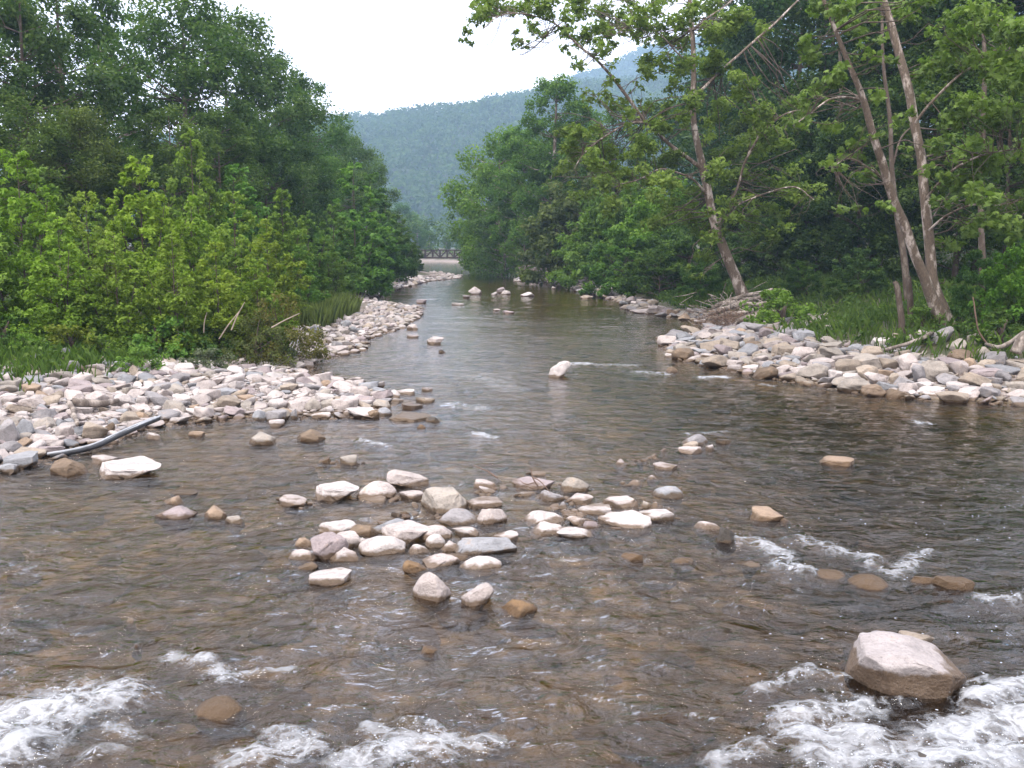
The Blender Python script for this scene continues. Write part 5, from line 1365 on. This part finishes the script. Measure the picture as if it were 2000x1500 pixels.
sycamore('leaning sycamore with mottled bark, its long limb arching out over the river', (1452, 582), 45.0, [
 ('trunk', [(1456, 592), (1438, 545), (1415, 490), (1397, 440), (1385, 385), (1374, 335), (1362, 285), (1355, 240), (1353, 190), (1355, 130), (1352, 60), (1345, -20), (1342, -120)], [38, 29, 26, 24, 22, 21, 18, 16, 15, 13, 12, 11, 7], 0),
 ('limb', [(1374, 332), (1345, 310), (1312, 285), (1285, 262), (1262, 240), (1230, 195), (1195, 150), (1165, 118), (1130, 88), (1090, 50), (1055, 35), (1015, 26), (975, 32), (940, 58)], [13, 12, 11, 10, 10, 10, 9, 8, 7, 5, 4, 3, 3, 2], -4),
 ('limb', [(1262, 240), (1235, 240), (1205, 252), (1170, 275), (1140, 300), (1122, 330)], [7, 6, 5, 5, 4, 2], -2),
 ('limb', [(1360, 185), (1385, 160), (1412, 135), (1445, 105), (1485, 70), (1530, 30), (1570, -10)], [9, 8, 8, 7, 7, 6, 5], 3),
 ('limb', [(1385, 385), (1355, 352), (1325, 338), (1290, 330), (1250, 350), (1210, 360)], [8, 7, 6, 5, 4, 2], -3),
 ('limb', [(1400, 440), (1435, 380), (1452, 325), (1475, 280), (1490, 258), (1530, 225), (1570, 212)], [9, 8, 7, 7, 6, 5, 3], -3),
 ('limb', [(1395, 420), (1440, 400), (1490, 380), (1550, 365), (1590, 390)], [7, 6, 5, 4, 2], -4),
 ('limb', [(1353, 130), (1320, 100), (1280, 60), (1240, 45), (1200, 70)], [6, 5, 4, 4, 2], -2),
 ('limb', [(1350, 60), (1390, 30), (1430, 0), (1460, -40)], [6, 5, 4, 3], 2)],
 B1, .215, LOBED, 760, (.13, .19, .042), 1.6, 7)
B2 = [(1870, 60, 40, 1), (1930, 40, 44, 1), (1990, 60, 44, 1), (1850, 130, 36, 1), (1910, 140, 44, 1), (1970, 150, 44, 1), (2030, 120, 40, 1), (1880, 210, 40, 1), (1950, 230, 44, 1), (2010, 220, 40, 1), (1850, 290, 34, .9), (1910, 300, 40, 1), (1980, 310, 44, 1), (2040, 300, 40, 1),
 (1880, 350, 34, .9), (1860, 350, 26, .9), (1920, 380, 38, .9), (1980, 390, 40, 1), (2040, 390, 36, 1), (1840, 390, 22, .7), (1900, 440, 34, .8), (1970, 450, 36, .9), (1830, 60, 26, .6), (1820, 190, 24, .6), (1810, 330, 18, .4),
 (1660, 60, 30, .9), (1600, 90, 30, .9), (1640, 150, 30, .9), (1590, 190, 26, .8), (1560, 235, 22, .9), (1690, 110, 26, .7), (1700, 30, 26, .7), (1720, 180, 24, .5), (1640, 240, 26, .7), (1660, 300, 26, .7), (1620, 330, 24, .7), (1680, 350, 24, .6), (1700, 260, 20, .4), (1650, 10, 30, .8), (1760, 30, 24, .6),
 (1720, 400, 20, .5), (1660, 410, 22, .6), (1770, 300, 20, .5), (1760, 230, 20, .4), (1850, 480, 24, .6), (1600, 20, 30, .8), (1800, 10, 34, .9), (1840, 560, 14, .5), (1740, 110, 18, .4)]
B2 = [(b[0], b[1], b[2], b[3], 2.4 * math.sin(i * 2.3) - 1.0) for i, b in enumerate(B2)]
sycamore('forked sycamore with two mottled trunks rising from one foot above the boulder bar', (1838, 628), 29.0, [
 ('trunk', [(1846, 640), (1822, 585), (1805, 540), (1785, 490), (1765, 440), (1748, 400), (1735, 360), (1724, 320), (1712, 285), (1692, 215), (1672, 160), (1652, 110), (1632, 60), (1602, -20), (1575, -90)], [52, 32, 27, 25, 25, 24, 23, 22, 20, 18, 15, 13, 11, 9, 7], -1.5),
 ('trunk', [(1850, 640), (1832, 585), (1820, 540), (1816, 480), (1810, 420), (1803, 350), (1798, 300), (1788, 240), (1778, 190), (1764, 130), (1750, 80), (1734, 30), (1718, -30), (1700, -110)], [54, 36, 29, 27, 26, 25, 24, 24, 23, 22, 21, 20, 19, 15], 1.0),
 ('limb', [(1688, 200), (1668, 192), (1640, 190), (1615, 196), (1590, 215), (1560, 238)], [8, 8, 7, 6, 5, 3], -1.5),
 ('limb', [(1806, 390), (1840, 350), (1880, 320), (1930, 300), (1990, 290)], [9, 8, 7, 5, 3], -2),
 ('limb', [(1788, 240), (1820, 200), (1870, 150), (1930, 110), (1990, 70)], [9, 8, 7, 6, 4], -1.5),
 ('limb', [(1735, 360), (1700, 330), (1660, 310), (1625, 325)], [7, 6, 5, 3], -1.5),
 ('limb', [(1813, 450), (1850, 420), (1900, 400), (1960, 400), (2020, 380)], [8, 7, 6, 5, 3], -2),
 ('root', [(1846, 625), (1870, 640), (1895, 668), (1905, 690)], [26, 20, 13, 8], -1.0),
 ('root', [(1846, 630), (1825, 655), (1805, 668), (1760, 680)], [18, 12, 9, 6], -1.5)],
 B2, .17, STAR, 900, (.11, .17, .042), 1.2, 9)

# thin trunks and snags
def pole(name, label, cat, pts, rad, D, mat, group=None, kids=()):
    P, R = px_limb(pts, rad, D, 0); off = P[0].copy(); off[2] = min(off[2], gz(off[0], off[1]) - .05)
    if name != 'bare_twig': P[0, 2] = off[2]
    V, F = tube(P - off, R, 8); o = link(name, npmesh(name, V, [F], mats=[mat]), loc=off)
    for (nm, p2, r2) in kids:
        P2, R2 = px_limb(p2, r2, D, 0); V, F = tube(P2 - off, R2, 5); link(nm, npmesh(nm, V, [F], mats=[mat]), o)
    return tag(o, label, cat, group)
pole('snag', 'leaning broken snag in front of the forked sycamore', 'tree', [(1762, 635), (1758, 600), (1752, 560), (1746, 550)], [13, 12, 11, 7], 28, M_BARK)
pole('snag', 'short upright broken snag close to the forked sycamore foot', 'tree', [(1779, 625), (1778, 590), (1776, 560), (1775, 540)], [13, 12, 11, 8], 30, M_BARK)
pole('thin_tree', 'thin brown trunk behind the left stem of the forked sycamore'.replace('left', 'leaning'), 'tree', [(1775, 600), (1765, 500), (1752, 420), (1742, 330), (1738, 230), (1725, 120), (1722, -40)], [15, 13, 11, 9, 8, 6, 4], 38, M_BARK,
     kids=[('branch', [(1752, 420), (1730, 360), (1700, 320)], [6, 4, 2]), ('branch', [(1742, 330), (1760, 270), (1790, 240)], [5, 4, 2])])
for i, (px, y0, y1, D, w, lab) in enumerate([(1640, 520, 100, 56, 10, 'slim dark trunk in the shade mid wood'), (1705, 520, 60, 60, 9, 'slim dark trunk behind the snags'), (1560, 500, 120, 62, 9, 'slim dark trunk behind the fern like bush'), (1600, 505, 60, 66, 8, 'slim dark trunk deepest in the wood'),
                                             (1920, 540, 60, 40, 11, 'slim dark trunk behind the leafy bush')]):
    pole('thin_tree', lab, 'tree', [(px, y0), (px - 4, y0 - 140), (px + 3, y1 + 80), (px, y1)], [w * 1.3, w, w * .8, w * .5], D, M_BARK, 'slim trunks in the shaded wood')
for i, (a, b, w, lab) in enumerate([((452, 645), (478, 590), 5, 'longer pale bare stem leaning in the olive bush'), ((428, 662), (470, 605), 5, 'bare stem crossing low in the olive bush'), ((530, 640), (585, 612), 5, 'pale dead branch slanting out of the brownish bush'),
                                     ((352, 662), (346, 630), 5, 'bare stem above the reddish debris'), ((366, 668), (358, 632), 5, 'second bare stem beside the reddish debris'), ((398, 650), (404, 610), 4, 'thin bare stem beside the grey leaved weeds')]):
    D = 25.2; pole('bare_twig', lab, 'twig', [a, ((a[0] + b[0]) / 2 - 2, (a[1] + b[1]) / 2), b], [w * .55, w * .5, w * .3], D, M_PALE, 'bare stems at the sapling edge')

# ---- grass and undergrowth
def grass(name, spots, col, hgt, wid=.012):
    x, y, k = spots; z, sl, sr = land(x, y); q = len(x)
    h = hgt * rng.uniform(.5, 1.25, q); a = rng.uniform(0, 6.28, q); ln = rng.uniform(.1, .7 if hgt < .6 else .4, q)
    B = np.stack([x, y, z - .02], 1); side = np.stack([np.cos(a + 1.57), np.sin(a + 1.57), 0 * a], 1) * wid * (.6 + hgt)
    M = B + np.stack([np.cos(a) * ln * h * .3, np.sin(a) * ln * h * .3, h * .6], 1); T = B + np.stack([np.cos(a) * ln * h, np.sin(a) * ln * h, h], 1)
    V = np.stack([B - side, B + side, M + side * .8, T, M - side * .8], 1).reshape(-1, 3); F = np.arange(q)[:, None] * 5 + np.arange(5)[None]
    t = np.repeat(np.clip(.5 + .35 * pn2(x, y, .9, 3.1) * 2 + rng.normal(size=q) * .2, 0, 1), 5)
    o = link(name, crown_mesh(name, [(V, F, t)])); o.color = col + (1,); tag(o, kind='stuff')
def spots(n, xr, yr, cond):
    x = rng.uniform(*xr, n); y = rng.uniform(*yr, n); z, sl, sr = land(x, y); ok = cond(x, y, sl, sr); return x[ok], y[ok], z[ok]
grass('grass', spots(16000, (-14, -5), (15, 30), lambda x, y, a, b: (a > 1) & (grass_edge(x, y) + 1.0 * pn2(x, y, .7, 6.6) > np.where(rng.uniform(0, 1, len(x)) < .12, -2.0, -.25)) & (pn2(x, y, .8, 2.2) > -.25)), (.075, .135, .028), .34)
grass('grass', spots(16000, (8, 24), (20, 62), lambda x, y, a, b: (b + 1.2 * pn2(x, y, .5, 6.6) > np.where(y > 37, 1.6, 3.5))), (.075, .125, .028), .42)
c0 = Gg(620, 640); grass('tall_grass', spots(5200, (c0[0] - 1.9, c0[0] + .35), (c0[1] - 1.0, c0[1] + 8), lambda x, y, a, b: (a > .9) & (a < 4)), (.12, .16, .05), .8, .006)
def ground_cover(name, sp, col, R, per, leaf):
    x, y, z = sp; Cn = np.stack([x, y, z + R * .4], 1)
    V, F, t = clusters(rng, Cn, R * rng.uniform(.6, 1.3, len(x)), per, leaf, BLADE, up=1.0, out=.4, flat=.7)
    o = link(name, crown_mesh(name, [(V, F, t)])); o.color = col + (1,); tag(o, kind='stuff')
ground_cover('undergrowth', spots(1700, (7, 34), (24, 70), lambda x, y, a, b: b > np.where(y > 38, 1.6, 4.3)), (.055, .10, .026), .42, 26, .17)
ground_cover('undergrowth', spots(900, (-26, -6), (20, 62), lambda x, y, a, b: np.where(y < 29, grass_edge(x, y), a - 2.5) > .8), (.07, .12, .03), .42, 26, .15)

sx = rng.uniform(-90, 40, 420); sy = rng.uniform(195, 420, 420); szz = np.array([land([p], [q])[0][0] for p, q in zip(sx, sy)]) + rng.uniform(0, 7, 420) * sstep(190, 230, sy)
keep_ = np.array([land([p], [q])[0][0] > .1 for p, q in zip(sx, sy)]); sx, sy, szz = sx[keep_], sy[keep_], szz[keep_]
Vw, Fw, tw_ = clusters(rng, np.stack([sx, sy, szz + 1], 1), rng.uniform(1.8, 3.2, len(sx)), 46, .8, BLADE, up=.9, out=.8, flat=.8)
o = link('far_woods', crown_mesh('far_woods', [(Vw, Fw, tw_)])); o.color = (.055, .10, .03, 1); tag(o, kind='stuff')

# ------------------------------------------------------------------ driftwood, pipe, small things
def log(name, label, cat, pts, rad, D=None, mat=None, group=None, zoff=.05, kids=(), wob=.03, n=8):
    P = []
    for q in pts:
        p = Gg(q[0], q[1]) if len(q) == 2 else at(q[0], q[1], q[2])
        if len(q) == 2: p = p + [0, 0, zoff]
        P.append(p)
    P = np.array(P); dm = np.linalg.norm(P - [0, 0, CAM_H], axis=1); R = np.array(rad) / FPX * dm / 2
    P, R = spline(P, R, 5); P = P + np.stack([pn(P * 2.1), pn(P * 2.1 + 7), pn(P * 2.1 + 13)], 1) * wob * 2
    R = R * (1 + .25 * pn(P * 4.0))
    off = P.mean(0); V, F = tube(P - off, R, n)
    a = len(V); V = np.concatenate([V, (P[:1] - off), (P[-1:] - off)]); k = np.arange(n); last = (len(P) - 1) * n
    T = [np.stack([np.full(n, a), (k + 1) % n, k], 1), np.stack([np.full(n, a + 1), last + k, last + (k + 1) % n], 1)]
    o = link(name, npmesh(name, V, [F] + T, mats=[mat or M_DRIFT]), loc=off)
    for (nm, pp, rr) in kids:
        Q = np.array([at(*q) for q in pp]); dm = np.linalg.norm(Q - [0, 0, CAM_H], axis=1)
        V, F = tube(*spline(Q - off, np.array(rr) / FPX * dm / 2, 4), 6); link(nm, npmesh(nm, V, [F], mats=[mat or M_DRIFT]), o)
    return tag(o, label, cat, group)
log('driftwood_log', 'grey driftwood log lying across the cobbles of the log bar', 'driftwood', [(142, 806), (170, 806), (200, 803), (232, 797)], [15, 14, 12, 9], zoff=.16)
log('driftwood_log', 'short forked pale driftwood piece propped against the grey log', 'driftwood', [(136, 806), (142, 820), (148, 836), (150, 850)], [8, 9, 9, 7], zoff=.17)

# the bent pipe at the water edge
P = [G(98, 889, .03), G(130, 884, .05), G(165, 877, .07), G(195, 868, .10), G(222, 855, .15), G(250, 842, .20), G(280, 829, .24), G(309, 817, .27)]
P, R = spline(np.array(P), np.full(8, .055), 5); off = P.mean(0)
pr = empty('drain_pipe', off); tag(pr, 'bent black and grey plastic pipe slanting from cobbles into the shallows', 'pipe')
M_PIPE = mat_plain('grey_plastic', (.30, .32, .35), .35); M_PIPE2 = mat_plain('black_plastic', (.03, .033, .04), .4)
V, F = tube(P - off, R * .85, 10); link('pipe', npmesh('pipe', V, [F], mats=[M_PIPE2]), pr)
for sgn in (-.052, .052):
    V, F = tube(P - off + np.array([sgn * .5, sgn * .8, .028]), R * .42, 6); link('rim', npmesh('rim', V, [F], mats=[M_PIPE]), pr)

# driftwood pile under the leaning sycamore
g = 'driftwood logs piled under the leaning sycamore'
for (a, b, r, lab) in [
 ((1388, 613, 40), (1482, 582, 42), 12, 'long straight pale log along the top of the pile'),
 ((1402, 607, 39.5), (1500, 575, 41), 9, 'thinner log lying above the long straight one'),
 ((1395, 622, 39), (1470, 606, 39), 10, 'grey log in the middle of the driftwood pile'),
 ((1440, 628, 38), (1480, 618, 38), 13, 'bleached stub log at the front of the pile'),
 ((1430, 638, 38), (1447, 622, 38), 6, 'short bleached stick standing steep in the pile'),
 ((1390, 600, 42), (1440, 590, 42), 8, 'dark log behind the long straight one'),
 ((1420, 588, 43), (1510, 566, 43), 8, 'dark log at the back under the trunk foot'),
 ((1408, 632, 39), (1440, 640, 38), 8, 'dark low log at the water side of the pile'),
 ((1460, 640, 37), (1500, 622, 38), 9, 'brown log running under the fern like bush'),
 ((1500, 632, 37), (1560, 622, 38), 5, 'thin stick lying past the fern like bush'),
 ((1425, 600, 40), (1500, 592, 40), 9, 'crooked log crossing the pile'),
 ((1465, 632, 37.5), (1478, 612, 38.5), 7, 'short log end poking up behind the bleached stub')]:
    m = ((a[0] + b[0]) / 2, (a[1] + b[1]) / 2 - 2, (a[2] + b[2]) / 2); log('driftwood_log', lab, 'driftwood', [a, m, b], [r, r * .95, r * .75], group=g, wob=.05)
def twig_mass(name, n, c, spread, R, ln, mat=M_TWIG):
    parts = []
    for _ in range(n):
        p = np.array(c) + rng.normal(size=3) * np.array(spread); p[2] = max(p[2], gz(p[0], p[1]) + .02) if p[2] < 3 else p[2]
        d = rng.normal(size=3) * [1, 1, .45]; d = d / np.linalg.norm(d) * ln * rng.uniform(.5, 1.3)
        parts.append(tube(spline(np.array([p - d / 2, p + rng.normal(size=3) * ln * .12, p + d / 2]), [R, R * .8, R * .4], 2)[0], np.linspace(R, R * .4, 5), 4))
    V, F = join(parts); tag(link(name, npmesh(name, V, [F], mats=[mat])), kind='stuff')
q = at(1425, 628, 38.5); twig_mass('driftwood_twigs', 160, (q[0], q[1], .35), (.55, .5, .22), .012, .9)
q = at(1440, 600, 40.5); twig_mass('driftwood_twigs', 90, (q[0], q[1], .7), (.8, .7, .3), .018, 1.3, M_DRIFT)
q = Gg(362, 668); twig_mass('dry_twigs', 70, (q[0], q[1], q[2] + .1), (.3, .25, .07), .008, .4)

# log jam on the point
g = 'logs of the log jam on the point'
Ls = ['long pale log slanting down from the tall trunk', 'grey log at the water line of the jam', 'bleached log on top of the jam', 'dark log under the bleached one', 'short pale log pointing at the cobbles', 'log leaning on the tall trunk foot',
      'thin log sticking out toward the pool', 'broken log beside the jagged stump', 'steep pale log at the bank end', 'low log before the round bush', 'crossed log in the heart of the jam', 'upper grey log against the dark bank', 'bent log along the pool edge', 'stout log below the bank']
for lab, (a, b, r) in zip(Ls, [((1062, 535, 93), (1088, 518, 95), 5), ((1020, 545, 92), (1065, 543, 92), 4), ((1070, 525, 94), (1100, 512, 96), 5), ((1075, 532, 93), (1110, 522, 94), 5), ((1085, 545, 91), (1090, 530, 92), 4), ((1058, 540, 92), (1078, 527, 94), 5),
    ((1018, 538, 94), (1050, 530, 95), 4), ((1030, 540, 93), (1048, 536, 93), 5), ((1080, 512, 97), (1092, 520, 95), 4), ((1088, 533, 92), (1112, 525, 93), 4), ((1050, 543, 92), (1082, 537, 92), 5), ((1080, 512, 97), (1118, 507, 97), 4), ((1025, 533, 95), (1045, 545, 92), 4), ((1095, 518, 95), (1120, 515, 95), 5)]):
    m = ((a[0] + b[0]) / 2, (a[1] + b[1]) / 2 - 1, (a[2] + b[2]) / 2); log('jam_log', lab, 'driftwood', [a, m, b], [r, r, r * .7], group=g, wob=.08, n=6)
q = at(1075, 535, 93); twig_mass('log_jam_debris', 240, (q[0] + .3, q[1] + 1, .7), (1.5, 1.2, .5), .03, 1.8, M_DRIFT)
pole('stump', 'jagged pale stump at the edge of the log jam by the pool', 'stump', [(1041, 542), (1041, 534), (1042, 525)], [20, 12, 6], 93, M_DRIFT)

# dry twigs on the stone island and the root on the boulder bar
log('dead_twig', 'forked dry twig with straw caught on the brown flat island stone', 'twig', [(1050, 950, 12.3), (1040, 932, 12.35), (1037, 915, 12.4)], [3, 2.5, 1.5], mat=M_TWIG, wob=.01, n=5,
    kids=[('branch', [(1040, 932, 12.35), (1055, 940, 12.2), (1075, 962, 12.0)], [2.5, 2, 1]), ('branch', [(1045, 942, 12.3), (1028, 946, 12.2), (1015, 938, 12.3)], [2, 2, 1])])
log('dead_twig', 'thin dark twig sticking out of the water beyond the island', 'twig', [(972, 935, 13.2), (955, 922, 13.3), (925, 908, 13.4)], [3, 2.5, 1.5], mat=M_TWIG, wob=.01, n=5)
log('driftwood_root', 'long brown root snaking over the shaded boulders', 'driftwood', [(1925, 672, 25), (1950, 678, 24.5), (1975, 668, 24.2), (2000, 650, 24)], [6, 8, 9, 10], wob=.02)
log('driftwood_root', 'thick reddish root end at the shaded end of the boulder bar', 'driftwood', [(1985, 690, 23.6), (1996, 670, 23.6), (2015, 650, 23.6)], [20, 22, 24], wob=.03)
log('driftwood_root', 'pale curved root arching between the mossy block and boulders', 'driftwood', [(1730, 682, 25.8), (1770, 672, 26), (1800, 660, 26.3), (1822, 650, 26.6)], [6, 7, 7, 8], wob=.02)
log('dead_twig', 'tall thin bare twig standing over the roots of the boulder bank', 'twig', [(1930, 675, 25), (1912, 645, 25), (1905, 610, 25), (1900, 580, 25)], [4, 3, 3, 2], mat=M_TWIG, wob=.02, n=5)
for (nm, px, py, n_, col) in (('yellow_blossoms', 112, 650, 130, (.70, .52, .03)),):
    q = Gg(px, 680); Cs = np.stack([q[0] + rng.normal(size=n_) * .45, q[1] + .4 + rng.normal(size=n_) * .3, q[2] + np.abs(rng.normal(size=n_)) * .45 + .15], 1)
    V, F = leaves(rng, Cs, .05, rng.normal(size=(n_, 3)) + [0, -.5, 1], BLADE); o = link(nm, npmesh(nm, V, [F], {'tint': np.full(len(V), .5)}, smooth=False, mats=[mat_plain('yellow_petal', col, .7)])); tag(o, kind='stuff')

for o in list(C.objects):          # unused patterns kept out of the scene
    if o.type == 'EMPTY' and o.location.z < -400:
        for ch in list(o.children): bpy.data.objects.remove(ch)
        bpy.data.objects.remove(o)
